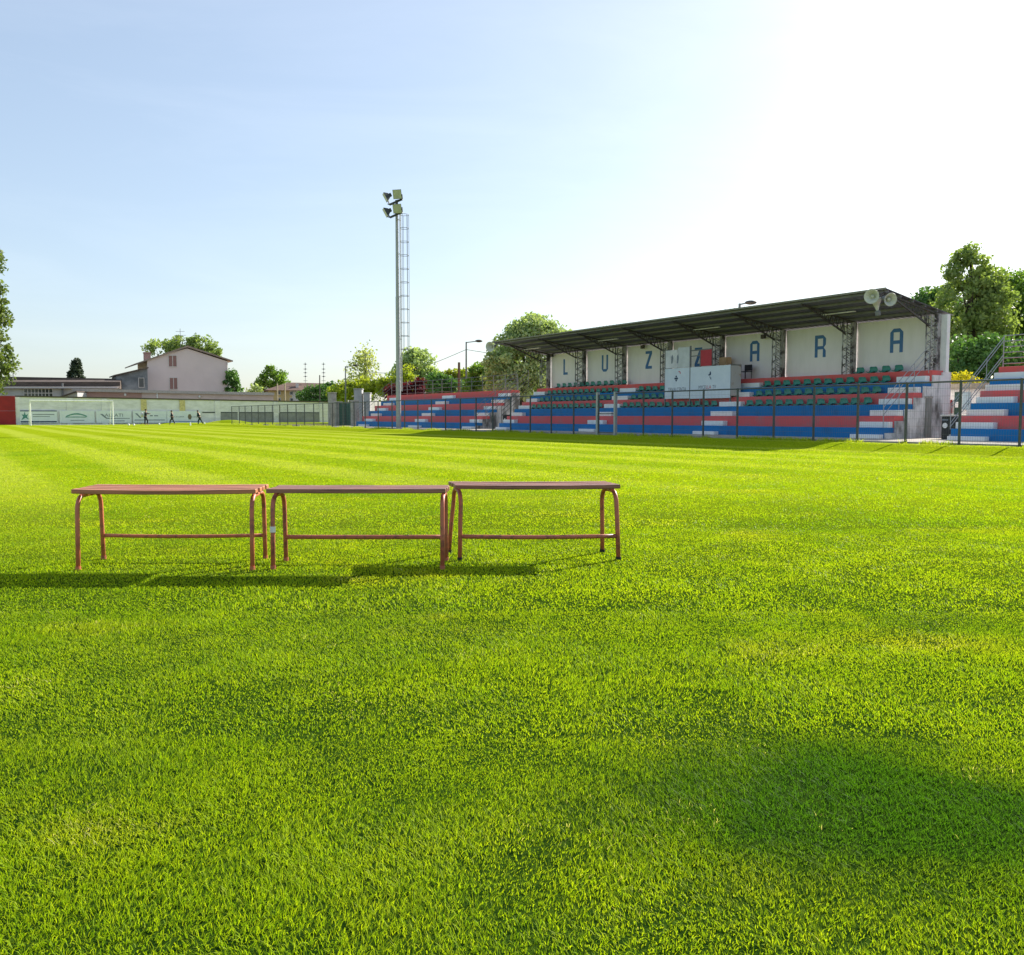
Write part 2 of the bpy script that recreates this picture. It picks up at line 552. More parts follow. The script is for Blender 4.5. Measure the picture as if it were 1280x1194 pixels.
# ------------------------------------------------------------------ TERRACES
ROW_D, ROW_W, Z0, RISE, BASE = 25.9, 0.51, 0.52, 0.392, 0.168
def row_top(k): return Z0 + RISE * k
def row_d(k): return ROW_D + ROW_W * k
ROW_COL = [blue_paint, pink_paint, blue_paint, pink_paint, blue_paint, red_paint]
BACK_D = 29.1
def terrace_rows(parent, t0, t1, back):
    for k in range(6):
        d0 = row_d(k)
        d1 = row_d(k + 1) if k < 5 else back
        m = MB()
        m.box((d0, t0, BASE - 0.05), (d1, t1, row_top(k)))
        m.build('terrace_step', ROW_COL[k], parent, bevel=0.012)
def stair_blocks(parent, spans, n=6, depth=0.26):
    for k in range(n):
        for (a, b) in spans:
            z0 = BASE + 0.001 if k == 0 else row_top(k - 1) + 0.001
            h = 0.13 if k == 0 else RISE / 2
            j = random.uniform(-0.03, 0.03)
            m = MB()
            m.box((row_d(k) - depth, a + j, z0), (row_d(k) - 0.004, b + j, z0 + h))
            m.build('stair_step', white_paint, parent, bevel=0.012)

gs = thing('grandstand', 'covered grandstand with blue and red terrace steps, white letter wall and dark metal roof', 'grandstand', (27.5, 30, BASE))
GT0, GT1 = 17.86, 42.0
terrace_rows(gs, GT0, GT1, 29.12)
stair_blocks(gs, [(17.9, 19.0), (25.3, 26.5), (33.05, 34.25), (40.85, 41.98)])

# end wall, stained white plaster, stepped under the rows
poly = [(25.9, BASE - 0.05)]
for k in range(6):
    poly += [(row_d(k), row_top(k) - 0.17), (row_d(k + 1) if k < 5 else 29.0, row_top(k) - 0.17)]
poly += [(29.0, 2.42), (29.42, 2.42), (29.42, BASE - 0.05)]
stain = mat('stained_plaster', (0.74, 0.73, 0.72), 0.9, scale=1.5, c2=(0.13, 0.125, 0.12), stretch=(1, 1, 0.4), bump=0.3, lo=0.36, hi=0.56, detail=9)
mb = MB(); mb.prism(poly, lambda a, b: (a, 17.80, b), lambda a, b: (a, 17.857, b))
mb.build('end_wall', stain, gs)
poly2 = [(p[0], p[1]) for p in poly]
mb = MB(); mb.prism(poly, lambda a, b: (a, 42.003, b), lambda a, b: (a, 42.06, b))
mb.build('end_wall', stain, gs)
# rear block and wall
mb = MB(); mb.box((29.122, 17.86, BASE - 0.05), (29.6, 42.0, 2.44)); mb.build('rear_wall', stain, gs)
p0, p1 = onY(1155.5, 545, 17.8), onY(1164.5, 498, 17.8)
mb = MB(); mb.box((p0.x, 17.775, 0.17), (p1.x, 17.797, p1.z)); 
gd = mb.build('door', mat('grey_door', (0.30, 0.31, 0.29), 0.8, scale=4, c2=(0.18, 0.18, 0.16), stretch=(3, 1, 0.4)), gs)
mb = MB()
mb.box((p0.x - 0.05, 17.77, p1.z), (p1.x + 0.05, 17.797, p1.z + 0.06)); mb.build('lintel', concrete, gd)

# letter wall panels
COLS = [18.06 + 3.372 * i for i in range(8)]
PZ0, PZ1 = row_top(5) + 0.004, 4.42
panel_m = mat('letter_wall', (0.86, 0.82, 0.82), 0.85, scale=1.4, c2=(0.79, 0.755, 0.745), stretch=(1, 1.6, 0.4), bump=0.08, lo=0.30, hi=0.55, detail=9)
letter_m = mat('letter_blue', (0.06, 0.17, 0.40), 0.8, scale=5, c2=(0.10, 0.20, 0.38))
def letter_polys(ch, W, H, s):
    c = W * 0.26; n = W * 0.18
    if ch == 'L': return [[(0, 0), (W, 0), (W, s), (s, s), (s, H), (0, H)]]
    if ch == 'U': return [[(c, 0), (W - c, 0), (W, c), (W, H), (W - s, H), (W - s, s), (s, s), (s, H), (0, H), (0, c)]]
    if ch == 'Z': return [[(0, 0), (W, 0), (W, s), (s * 1.35, s), (W, H - s), (W, H), (0, H), (0, H - s), (W - s * 1.35, H - s), (0, s)]]
    mid0, mid1 = H * 0.36, H * 0.36 + s * 0.95
    bar = [(s + .001, mid0), (W - s - .001, mid0), (W - s - .001, mid1), (s + .001, mid1)]
    if ch == 'A': return [[(0, 0), (s, 0), (s, H - s), (W - s, H - s), (W - s, 0), (W, 0), (W, H - c), (W - c, H), (c, H), (0, H - c)], bar]
    if ch == 'R': return [[(0, 0), (s, 0), (s, H - s), (W - s, H - s), (W - s, 0), (W, 0), (W, mid0 - n * 0.6), (W - n, (mid0 + mid1) / 2), (W, mid1 + n * 0.6), (W, H - c), (W - c, H), (0, H)], bar]
word = 'LUZZARA'
letter_px = [(707, 458.8), (756.2, 454.3), (811, 450), (873, 446.5), (943.5, 439), (1025.5, 433), (1120.8, 425.8)]
letter_hw = [(0.50, 0.86)] * 7
for i, ch in enumerate(word):
    a, b = COLS[6 - i] + 0.14, COLS[7 - i] - 0.14
    mb = MB(); mb.box((29.18, a - 0.08, PZ0), (29.40, b + 0.08, PZ1))
    pan = mb.build('back_wall', panel_m, gs)
    c = onX(*letter_px[i], 29.18)
    H, W = 0.87, 0.52 if ch in 'ARU' else 0.47
    if ch == 'L': W = 0.40
    mb = MB()
    for pl in letter_polys(ch, W, H, 0.135):
        mb.prism(pl, lambda s, z: (29.172, c.y + W / 2 - s, c.z - H / 2 + z), lambda s, z: (29.1795, c.y + W / 2 - s, c.z - H / 2 + z))
    mb.build('letter', letter_m, pan)
# white corner pillar
mb = MB(); mb.box((29.155, 17.80, 2.425), (29.34, 18.05, 4.42)); mb.build('corner_post', white_paint, gs)
mb = MB(); mb.box((29.155, 41.9, 2.425), (29.40, 42.06, 4.42)); mb.build('corner_post', white_paint, gs)

# columns: lattice front chord, solid web behind
def roof_z(d): return 5.07 - 0.61 * (d - 25.9) / 3.8
colm = mat('weathered_column', (0.42, 0.41, 0.40), 0.85, scale=3.5, c2=(0.09, 0.08, 0.08), stretch=(1, 1, 0.8), lo=0.42, hi=0.56)
rust = mat('rusty_steel', (0.11, 0.10, 0.095), 0.7, scale=6, c2=(0.05, 0.045, 0.04))
for i, t in enumerate(COLS):
    mb = MB()
    ztop = roof_z(28.9) - 0.14
    mb.box((28.90, t - 0.055, PZ0), (29.13, t + 0.055, ztop))
    for s in (-0.09, 0.09):
        mb.bar((28.50, t + s, PZ0), (28.50, t + s, ztop - 0.05), 0.035)
    z = PZ0 + 0.05
    k = 0
    while z < ztop - 0.3:
        mb.bar((28.51, t - 0.09, z), (28.51, t + 0.09, z), 0.028)
        mb.bar((28.50, t + 0.09, z), (28.90, t + 0.09, z + 0.15), 0.022)
        mb.bar((28.90, t + 0.09, z + 0.15), (28.50, t + 0.09, z + 0.30), 0.022)
        mb.bar((28.50, t - 0.09, z), (28.90, t - 0.09, z + 0.15), 0.022)
        mb.bar((28.90, t - 0.09, z + 0.15), (28.50, t - 0.09, z + 0.30), 0.022)
        z += 0.30
    mb.build('column', colm, gs)
    # cantilever truss
    mb = MB()
    A, B = Vector((29.1, t, roof_z(29.1) - 0.13)), Vector((26.0, t, roof_z(26.0) - 0.13))
    C, Dv = Vector((28.5, t, 4.02)), Vector((26.45, t, roof_z(26.45) - 0.17))
    mb.bar(A, B, 0.06); mb.bar(C, Dv, 0.055)
    mb.bar(C, Vector((29.1, t, 4.02)), 0.05)
    n = 9
    for q in range(n):
        f0, f1 = q / n, (q + 0.5) / n
        pb = C.lerp(Dv, f0); pt_ = Vector((C.lerp(Dv, f1).x, t, roof_z(C.lerp(Dv, f1).x) - 0.13)); pb2 = C.lerp(Dv, (q + 1) / n)
        mb.bar(pb, pt_, 0.022); mb.bar(pt_, pb2, 0.022)
    mb.build('roof_truss', rust, gs)
# corrugated roof
mb = MB()
N = 400
vs, fs = [], []
RT0, RT1 = 17.92, 42.72
for i in range(N + 1):
    t = RT0 + (RT1 - RT0) * i / N
    dz = 0.018 * (1 if (i // 2) % 2 else -1)
    for d in (25.88, 27.8, 29.74):
        vs.append((d, t, roof_z(d) + dz + (0.012 * math.sin(t * 0.8 + d) if d < 29 else 0)))
for i in range(N):
    for j in range(2):
        fs.append((i * 3 + j, i * 3 + j + 1, (i + 1) * 3 + j + 1, (i + 1) * 3 + j))
mb.add(vs, fs)
roof_m = mat('corrugated_roof', (0.17, 0.175, 0.21), 0.7, scale=1.0, c2=(0.12, 0.122, 0.15), stretch=(2.5, 0.3, 1))
rf = mb.build('roof', roof_m, gs)
sol = rf.modifiers.new('thick', 'SOLIDIFY'); sol.thickness = 0.012
mb = MB()
for d in (26.05, 26.75, 27.45, 28.15, 28.85):
    mb.box((d - 0.03, RT0 + 0.05, roof_z(d) - 0.10), (d + 0.03, RT1 - 0.05, roof_z(d) - 0.022))
mb.build('purlins', mat('purlin_grey', (0.20, 0.20, 0.23), 0.7, scale=3), rf)
mb = MB(); mb.box((25.84, RT0, roof_z(25.86) - 0.05), (25.875, RT1, roof_z(25.86) + 0.012)); mb.build('fascia', mat('fascia', (0.22, 0.21, 0.17), 0.7), rf)
# fluorescent tubes under the roof
tube_m = mat('tube_cover', (0.72, 0.71, 0.68), 0.4)
for t in (21.0, 27.6, 34.3, 41.0):
    mb = MB()
    zz = roof_z(27.45) - 0.12
    mb.box((27.38, t - 0.75, zz - 0.07), (27.52, t + 0.75, zz - 0.035))
    tl = mb.build('tube_lamp', tube_m, gs, bevel=0.01)
    for q in (-0.4, 0.4):
        mb = MB(); mb.bar((27.45, t + q, zz - 0.035), (27.45, t + q, zz + 0.03), 0.03); mb.build('hanger', rust, tl)
# small floodlamps high on the letter wall
for (px, py) in ((690.5, 444), (804, 433.5), (955, 420.5)):
    c = onX(px, py, 29.0)
    mb = MB()
    mb.bar((29.18, c.y, c.z + 0.10), (29.0, c.y, c.z + 0.08), 0.03)
    mb.box((28.9, c.y - 0.10, c.z - 0.10), (29.02, c.y + 0.10, c.z + 0.07))
    mb.build('wall_lamp', dark_steel, gs, bevel=0.01)

# plastic bucket seats
seat_m = mat('green_plastic_seat', (0.03, 0.22, 0.17), 0.45, var=0.12, scale=3, spec=0.5)
def seat_mesh():
    prof = [(0.06, 0.01), (0.07, 0.03), (0.14, 0.02), (0.24, 0.015), (0.28, 0.045), (0.30, 0.14), (0.305, 0.235), (0.302, 0.26)]
    wid = [0.155, 0.165, 0.175, 0.175, 0.175, 0.17, 0.15, 0.105]
    vs, fs = [], []
    for (d, z), w in zip(prof, wid):
        for s in range(7):
            a = (s - 3) / 3
            curve = 0.045 * a * a
            vs.append((d - (curve if z > 0.15 else 0), a * w, z + (curve if z < 0.12 else 0)))
    for i in range(len(prof) - 1):
        for s in range(6):
            fs.append((i * 7 + s, i * 7 + s + 1, (i + 1) * 7 + s + 1, (i + 1) * 7 + s))
    m = MB(); m.add(vs, fs)
    m.box((0.08, -0.03, 0.0), (0.25, 0.03, 0.035))
    return m
spots = []
sections = [(19.25, 25.15), (26.65, 32.95), (34.4, 40.75)]
for k in (2, 3, 4):
    for a, b in sections:
        n = int((b - a) / 0.482)
        for i in range(n):
            t = a + 0.24 + i * (b - a - 0.48) / (n - 1)
            if 25.8 < t < 30.0 and k >= 3: continue
            spots.append((row_d(k) + 0.06, t, row_top(k)))
for t in (19.36, 19.87, 20.4, 20.95): spots.append((row_d(5) + 0.10, t, row_top(5)))
for t in (40.4, 39.85, 39.33, 38.8, 38.25, 37.75, 37.25, 36.71, 36.17, 35.65, 35.13, 34.65): spots.append((row_d(5) + 0.10, t, row_top(5)))
# the booth's open front shows three seats of the row below its banner
for t in (29.55, 29.0, 28.5): spots.append((row_d(3) + 0.06 - 0.25, t, row_top(2) + 0.30)) if False else None
spots.sort(key=lambda s: s[0] ** 2 + s[1] ** 2)
first = None
rest = MB()
sm = seat_mesh()
goff = parent_off(gs)
for i, s in enumerate(spots):
    if i < 100:
        if first is None:
            me_src = seat_mesh()
            me_src.v = [Vector(p) + Vector((0, 0, 0)) for p in me_src.v]
            first = me_src.build('seat', seat_m, None, smooth=True)
            sld = first.modifiers.new('thick', 'SOLIDIFY'); sld.thickness = 0.012
            o = first
        else:
            o = first.copy(); col.objects.link(o)
        o.parent = gs
        o.location = Vector(s) - goff
        o.rotation_euler = (0, R(random.uniform(-3, 3)), R(random.uniform(-3, 3)))
    else:
        rest.add([Vector(p) + Vector(s) for p in sm.v], sm.f)
if rest.v:
    r_ = rest.build('seat', seat_m, gs, smooth=True); tag(r_, kind='stuff')
print('seats', len(spots))

# stair railings
def rail_flight(parent, t, d0, d1, lift=(0.35, 0.6, 0.85), m=steel, r=0.013, name='stair_railing', posts=4):
    mb = MB()
    def zl(d): return Z0 + RISE * (d - ROW_D) / ROW_W
    for l in lift:
        mb.tube([(d0, t, zl(d0) + l), (d1, t, zl(d1) + l)], r, 6)
    for i in range(posts):
        d = d0 + (d1 - d0) * i / (posts - 1)
        mb.tube([(d, t, zl(d) - 0.1), (d, t, zl(d) + lift[-1])], r, 6)
    return mb.build(name, m, parent)
rail_flight(gs, 17.98, 26.0, 28.45)
rail_flight(gs, 41.9, 26.0, 28.45, m=dark_steel)

# left open terrace
lt = thing('open_terrace', 'uncovered blue and red stepped terrace behind the floodlight mast', 'terrace', (27, 53, BASE), group='open terraces')
LT0, LT1 = 44.68, 62.6
terrace_rows(lt, LT0, LT1, 29.0)
stair_blocks(lt, [(43.62 + 1.08, 45.7 + 0.1), (51.6, 53.1), (60.1, 61.6)], 6)
mb = MB(); mb.prism([(p[0], p[1]) for p in poly[:-3]] + [(29.0, BASE - .05)], lambda a, b: (a, LT0 - 0.05, b), lambda a, b: (a, LT0 - 0.003, b)); mb.build('end_wall', stain, lt)
def back_railing(parent, t0, t1, d, z0, z1, nb, step, m, r=0.018):
    mb = MB()
    for i in range(nb):
        z = z1 - (z1 - z0 - 0.12) * i / max(nb - 1, 1)
        mb.tube([(d, t0, z), (d, t1, z)], r, 6)
    n = max(int(round((t1 - t0) / step)), 1)
    for i in range(n + 1):
        t = t0 + (t1 - t0) * i / n
        mb.tube([(d, t, z0 - 0.02), (d, t, z1)], r * 1.1, 6)
    mb.build('back_railing', m, parent)
back_railing(lt, LT0, LT1, 28.85, row_top(5), row_top(5) + 0.95, 4, 1.4, grey_steel)
rail_flight(lt, 44.74, 25.9, 28.8, m=grey_steel, posts=5)
rail_flight(lt, 62.5, 25.9, 28.8, m=grey_steel, posts=5)
rail_flight(lt, 43.4, 25.9, 28.8, m=grey_steel, posts=5)

# right open terrace
rt = thing('open_terrace', 'open blue and red stepped terrace at the right edge, tall steel rail on top', 'terrace', (27, 11, BASE), group='open terraces')
terrace_rows(rt, 4.0, 15.58, 29.0)
stair_blocks(rt, [(14.4, 15.56)], 6)
mb = MB(); mb.prism([(p[0], p[1]) for p in poly[:-3]] + [(29.0, BASE - .05)], lambda a, b: (a, 15.584, b), lambda a, b: (a, 15.63, b)); mb.build('end_wall', stain, rt)
back_railing(rt, 4.0, 15.66, 28.85, row_top(5), row_top(5) + 1.02, 6, 1.25, steel)
rail_flight(rt, 15.66, 26.0, 28.85, lift=(-0.02, 0.10, 0.56, 0.68), posts=4)

# ------------------------------------------------------------------ commentary booth
bt = thing('commentary_booth', 'white banner-clad press booth with red board on the terrace steps, under the second Z', 'booth', (27.2, 27.9, 1.4))
ban_m = mat('banner_white', (0.66, 0.72, 0.78), 0.55, scale=2, c2=(0.58, 0.65, 0.72), stretch=(1, 1, 1), bump=0.15)
panel_w = mat('panel_white', (0.68, 0.68, 0.70), 0.5, scale=2.5, c2=(0.50, 0.50, 0.53))
panel_c = mat('clear_panel', (0.52, 0.55, 0.57), 0.25, scale=2.5, c2=(0.42, 0.45, 0.47), spec=0.6)
BD = 27.2
def bpanel(name, t0, t1, z0, z1, m, d=BD, th=0.02):
    mb = MB(); mb.box((d, t1, z0), (d + th, t0, z1)); return mb.build(name, m, bt, bevel=0.003)
lb = bpanel('banner', 29.88, 28.33, 1.68, 3.02, ban_m)
rb = bpanel('banner', 28.27, 25.93, 1.66, 3.02, ban_m)
bpanel('upper_panel', 29.86, 29.08, 3.04, 3.84, panel_w)
bpanel('upper_panel', 29.06, 28.34, 3.04, 3.92, panel_c)
rp = bpanel('red_board', 27.66, 27.02, 3.04, 3.72, mat('red_board', (0.42, 0.03, 0.045), 0.5, var=0.08))
mb = MB()
for t in (29.9, 28.3, 27.7, 25.95):
    mb.bar((BD + 0.03, t, 1.30), (BD + 0.03, t, 3.95 if t > 28 else (3.75 if t > 27 else 3.04)), 0.05)
for t in (29.9, 25.95):
    mb.bar((27.8, t, 2.4), (27.8, t, 3.04), 0.05)
    mb.bar((BD + 0.03, t, 3.02), (27.8, t, 3.02), 0.04)
mb.bar((BD + 0.03, 28.3, 3.74), (BD + 0.03, 27.0, 3.74), 0.05)
mb.bar((BD + 0.05, 28.3, 3.50), (BD + 0.05, 27.66, 3.50), 0.04)
mb.build('frame', grey_steel, bt)
mb = MB(); mb.box((BD + 0.03, 25.97, 2.37), (27.8, 29.88, 2.43)); mb.build('floor', mat('plywood', (0.33, 0.24, 0.14), 0.8), bt)
# right-hand side sheet with a tan flash
mb = MB(); mb.box((BD + 0.022, 25.92, 1.75), (27.8, 25.94, 3.0)); sp = mb.build('side_panel', mat('side_sheet', (0.62, 0.60, 0.57), 0.6, scale=1.2, c2=(0.47, 0.36, 0.22), stretch=(1, 1, 2.4), lo=0.36, hi=0.46), bt)
navy = mat('navy_print', (0.03, 0.06, 0.12), 0.6)
redp = mat('red_print', (0.50, 0.12, 0.14), 0.6)
greyp = mat('grey_print', (0.20, 0.23, 0.28), 0.6)
# banner marks
def on_banner(t, z, d=BD - 0.004):
    # text plane: x axis to -Y, y axis to +Z, facing -X
    return Matrix.Translation((d, t, z)) @ Matrix(((0, 0, -1, 0), (-1, 0, 0, 0), (0, 1, 0, 0), (0, 0, 0, 1)))
text_part('lettering', 'TRIVALCENTA', greyp, 0.24, on_banner(29.1, 2.08), lb, width=1.15)
ball = onX(845.3, 473.3, BD)
mb = MB()
for a, b in ((0, 1), (1, 0), (0, -1), (-1, 0), (0.0, 0.0)):
    q = 0.055
    cy, cz = ball.y - a * 0.07, ball.z + b * 0.085
    mb.prism([(-q, 0), (0, -q), (q, 0), (0, q)], lambda s, z: (BD - 0.006, cy - s, cz + z), lambda s, z: (BD - 0.001, cy - s, cz + z))
mb.build('emblem', navy, lb)
mb = MB()
sw = onX(849, 466.5, BD)
pl = [(0.09 * math.cos(a), 0.09 * math.sin(a)) for a in [R(130 - 20 * i) for i in range(9)]] + [(0.045 * math.cos(a), 0.045 * math.sin(a)) for a in [R(-20 + 30 * i) for i in range(5)]]
mb.prism(pl, lambda s, z: (BD - 0.006, sw.y - s, sw.z + z), lambda s, z: (BD - 0.001, sw.y - s, sw.z + z))
mb.build('red_emblem', redp, lb)
text_part('lettering', 'MYCE', greyp, 0.22, on_banner(27.55, 2.13), rb, width=0.42)
text_part('lettering', 'LLA', redp, 0.22, on_banner(27.17, 2.13), rb, width=0.30)
text_part('lettering', 'TV', greyp, 0.22, on_banner(26.84, 2.13), rb, width=0.2)
hs = onX(887.3, 468.5, BD)
mb = MB()
for pl in ([(-.10, .0), (-.02, .03), (0, .12), (.05, .14), (.07, .04), (.05, -.02), (-.05, -.04)], [(-.02, -.13), (.03, -.09), (.0, -.06)], [(.03, -.15), (.08, -.22), (.075, -.13), (.05, -.10)]):
    mb.prism(pl, lambda s, z: (BD - 0.006, hs.y - s, hs.z + z), lambda s, z: (BD - 0.001, hs.y - s, hs.z + z))
mb.build('emblem', navy, rb)
mb = MB()
up = onX(846, 449, BD)
for k in range(2):
    pl = [(-.05, -.22), (.02, -.22), (.08, .05), (.02, .22), (-.05, .12)]
    mb.prism(pl, lambda s, z: (BD - 0.005, up.y + 0.3 - k * 0.36 - s, 3.44 + z * 0.9), lambda s, z: (BD - 0.001, up.y + 0.3 - k * 0.36 - s, 3.44 + z * 0.9))
mb.build('print', greyp, bt)

# folding chair standing beside the booth, on the top step
def make_chair(loc):
    t = thing('chair', 'black chair standing alone beside the commentary booth', 'chair', loc)
    x, y, z = loc
    mb = MB(); mb.box((x - 0.2, y - 0.21, z + 0.30), (x + 0.2, y + 0.21, z + 0.33)); mb.build('chair_seat', black, t, bevel=0.01)
    mb = MB(); mb.box((x + 0.17, y - 0.21, z + 0.36), (x + 0.205, y + 0.21, z + 0.62)); mb.build('backrest', black, t, bevel=0.02)
    for sx in (-0.18, 0.18):
        for sy in (-0.18, 0.18):
            mb = MB(); mb.tube([(x + sx, y + sy, z), (x + sx, y + sy, z + (0.45 if sx > 0 else 0.31))], 0.015, 6); mb.build('leg', black, t)
cc = onX(931.5, 472, 28.65)
make_chair((28.65, cc.y, row_top(5)))
bx = onX(904, 455, 28.7)
mb = MB()
mb.box((28.66, bx.y - 0.22, row_top(5)), (28.98, bx.y + 0.22, row_top(5) + 1.0))
mb.box((28.645, bx.y - 0.05, row_top(5) + 0.1), (28.657, bx.y + 0.05, row_top(5) + 0.72))
tag(mb.build('carton', mat('cardboard', (0.66, 0.43, 0.25), 0.85, scale=3), bevel=0.008), 'tan cardboard carton standing behind the commentary booth against a column', 'box')

# ------------------------------------------------------------------ horn loudspeakers
horn_m = mat('horn_grey', (0.60, 0.60, 0.55), 0.5, scale=3, c2=(0.48, 0.48, 0.44))
def horn(name, label, c, d, r=0.25, L=0.40, group='horn loudspeakers under the roof edge', arm=None):
    t = thing(name, label, 'loudspeaker', c, group)
    q = Vector(d).to_track_quat('Z', 'Y').to_matrix().to_4x4()
    M = Matrix.Translation(Vector(c)) @ q
    prof = [(0.035, 0), (0.045, 0.12 * L), (0.07, 0.35 * L), (0.13 * r / 0.25, 0.65 * L), (r * 0.84, 0.9 * L), (r, L), (r * 0.985, L * 1.02), (r * 0.8, 0.88 * L), (0.06, 0.35 * L), (0.001, 0.33 * L)]
    mb = MB(); mb.lathe(prof, 24, M); mb.build('horn', horn_m, t, smooth=True)
    mb = MB(); mb.lathe([(0.001, -0.14), (0.075, -0.14), (0.085, -0.12), (0.085, 0.0), (0.05, 0.03), (0.03, 0.03)], 16, M); mb.build('driver', grey_steel, t, smooth=False)
    mb = MB(); mb.lathe([(0.001, 0.42 * L), (0.05, 0.46 * L), (0.055, 0.7 * L), (0.001, 0.76 * L)], 14, M); mb.build('centre_cone', horn_m, t, smooth=True)
    if arm:
        mb = MB(); mb.bar(Vector(c), Vector(arm), 0.03); mb.build('bracket', grey_steel, t)
    return t
hp = onX(1101, 372, 25.8)
hub = (25.86, hp.y, hp.z + 0.0)
a = onX(1093, 370.5, 25.65); horn('horn_loudspeaker', 'grey horn loudspeaker at the near roof corner, the left one facing the pitch', a, (-0.85, -0.3, -0.10), r=0.24, L=0.32, arm=hub)
b = onX(1107, 373.5, 25.7); horn('horn_loudspeaker', 'grey horn loudspeaker at the near roof corner, the right one aimed down the touchline', b, (-0.45, -0.9, -0.22), r=0.215, L=0.32, arm=hub)
c = onX(1097, 389.5, 25.78); horn('horn_loudspeaker', 'grey horn loudspeaker at the near roof corner, the lowest one seen from the side', c, (-0.12, 0.10, 0.9), r=0.21, L=0.42, arm=hub)
tag(MB().bar((25.99, hub[1], roof_z(25.99) - 0.10), (25.70, hub[1], hub[2] + 0.02), 0.04).build('loudspeaker_bracket', dark_steel), 'dark steel bracket carrying the horn loudspeakers at the near roof corner', 'bracket')
# left end
h2 = onX(617, 433, 25.9)
arm2 = (26.05, 42.4, roof_z(26.05) - 0.08)
horn('horn_loudspeaker', 'grey horn loudspeaker at the far left end of the stand roof', h2, (-0.72, -0.32, -0.12), r=0.29, L=0.36, arm=arm2)

# ------------------------------------------------------------------ benches
bw = [mat('red_oxide_paint', (0.30, 0.085, 0.05), 0.5, scale=9, c2=(0.20, 0.05, 0.033), spec=0.5, bump=0.08)]
slat_a = mat('bench_slat_orange', (0.50, 0.19, 0.085), 0.5, scale=9, c2=(0.24, 0.09, 0.05), stretch=(0.25, 5, 5), lo=0.38, hi=0.55, detail=10, spec=0.5, bump=0.06)
slat_b = mat('bench_slat_maroon', (0.33, 0.14, 0.09), 0.45, scale=9, c2=(0.15, 0.065, 0.045), stretch=(0.25, 5, 5), lo=0.38, hi=0.55, detail=10, spec=0.5, bump=0.06)
leg_a = mat('bench_leg_red', (0.54, 0.155, 0.075), 0.45, scale=22, c2=(0.26, 0.08, 0.055), lo=0.36, hi=0.5, detail=9, spec=0.5)
leg_b = mat('bench_leg_maroon', (0.47, 0.135, 0.075), 0.45, scale=22, c2=(0.22, 0.07, 0.055), lo=0.36, hi=0.5, detail=9, spec=0.5)
tape_m = mat('white_tape', (0.72, 0.70, 0.66), 0.5)
def bench(label, c, rz, L, depth, Hs, slat, leg, sag, strside, tape=False, splay=0.0, kick=0.0, sr=0.0115, shear=0.0):
    t = thing('bench', label, 'bench', (c[0], c[1], 0.0), 'red training benches on the pitch', rz)
    sw = 0.052; gap = 0.017
    n = 4
    sw = depth * 0.97 * 0.19; gap = depth * 0.97 * 0.24 / 3
    tot = n * sw + (n - 1) * gap
    def loc_build(mb, name, m, **k):
        mb.v = [(p[0] - shear * p[1], p[1], p[2]) for p in mb.v]
        o = mb.build(name, m, None, **k); o.parent = t; return o
    mb = MB()
    for i in range(n):
        y = -tot / 2 + i * (sw + gap)
        nseg = 10
        vs, fs = [], []
        e0 = random.uniform(-0.008, 0.008)
        for q in range(nseg + 1):
            x = -L / 2 + L * q / nseg + e0
            dz = -sag * (1 - (2 * q / nseg - 1) ** 2) * (1 if i < 3 else 0.5) + random.uniform(-0.0006, 0.0006)
            for (yy, zz) in ((y, Hs - 0.026), (y + sw, Hs - 0.026), (y + sw, Hs), (y, Hs)):
                vs.append((x, yy, zz + dz))
        for q in range(nseg):
            for s in range(4):
                s2 = (s + 1) % 4
                fs.append((q * 4 + s, q * 4 + s2, q * 4 + 4 + s2, q * 4 + 4 + s))
        fs.append((0, 3, 2, 1)); e = nseg * 4; fs.append((e, e + 1, e + 2, e + 3))
        mb.add(vs, fs)
    loc_build(mb, 'seat', slat, bevel=0.004)
    lx = L / 2 - 0.028
    ft = depth / 2
    tp = min(tot / 2 - 0.012, ft - 0.02)
    zt = Hs - 0.026 - 0.0165
    for sx in (-1, 1):
        for sy in (-1, 1):
            kx = -kick if (sx < 0 and sy > 0) else 0.0
            pts = [(sx * (lx + splay) + kx, sy * ft, -0.01), (sx * (lx + splay * 0.5) + kx * 0.55, sy * (ft * 0.55 + tp * 0.45), 0.2)]
            rr = 0.085
            pts.append((sx * lx, sy * (tp + 0.004), zt - rr))
            for a in (20, 40, 60, 80):
                pts.append((sx * lx, sy * (tp + 0.004 - rr + rr * math.cos(R(a))), zt - rr + rr * math.sin(R(a))))
            pts.append((sx * lx, sy * 0.0005, zt))
            mb = MB(); mb.tube(pts, 0.0135, 10)
            lg = loc_build(mb, 'leg', leg, smooth=True)
            mb = MB(); mb.tube([(sx * (lx + splay) + kx, sy * ft, -0.005), (sx * (lx + splay * 0.96) + kx * .95, sy * (ft * 0.985 + tp * 0.015), 0.022)], 0.0162, 10)
            fo = loc_build(mb, 'foot_cap', black if (label.startswith('right')) else leg); fo.parent = lg
            # screws
            if tape and sx < 0 and sy < 0:
                mb = MB()
                f0 = 0.235; 
                def lp(z):
                    a, b = Vector(pts[1]), Vector(pts[2]); return a.lerp(b, (z - a.z) / (b.z - a.z))
                mb.tube([lp(0.218), lp(0.253)], 0.0165, 10)
                tp_ = loc_build(mb, 'tape', tape_m); tp_.parent = lg
    yl = strside * (ft * 0.66 + tp * 0.34)
    mb = MB()
    nb = 8
    pts = [(-lx + 2 * lx * q / nb, yl, 0.152 - sag * 1.2 * (1 - (2 * q / nb - 1) ** 2)) for q in range(nb + 1)]
    mb.tube(pts, sr, 8)
    loc_build(mb, 'stretcher', leg, smooth=True)
    return t
bench('left slatted bench, brightest orange-red, its front slat edge catching light', (1.125, 5.585), R(-32), 1.075, 0.40, 0.475, slat_a, leg_a, 0.006, 1, shear=0.08)
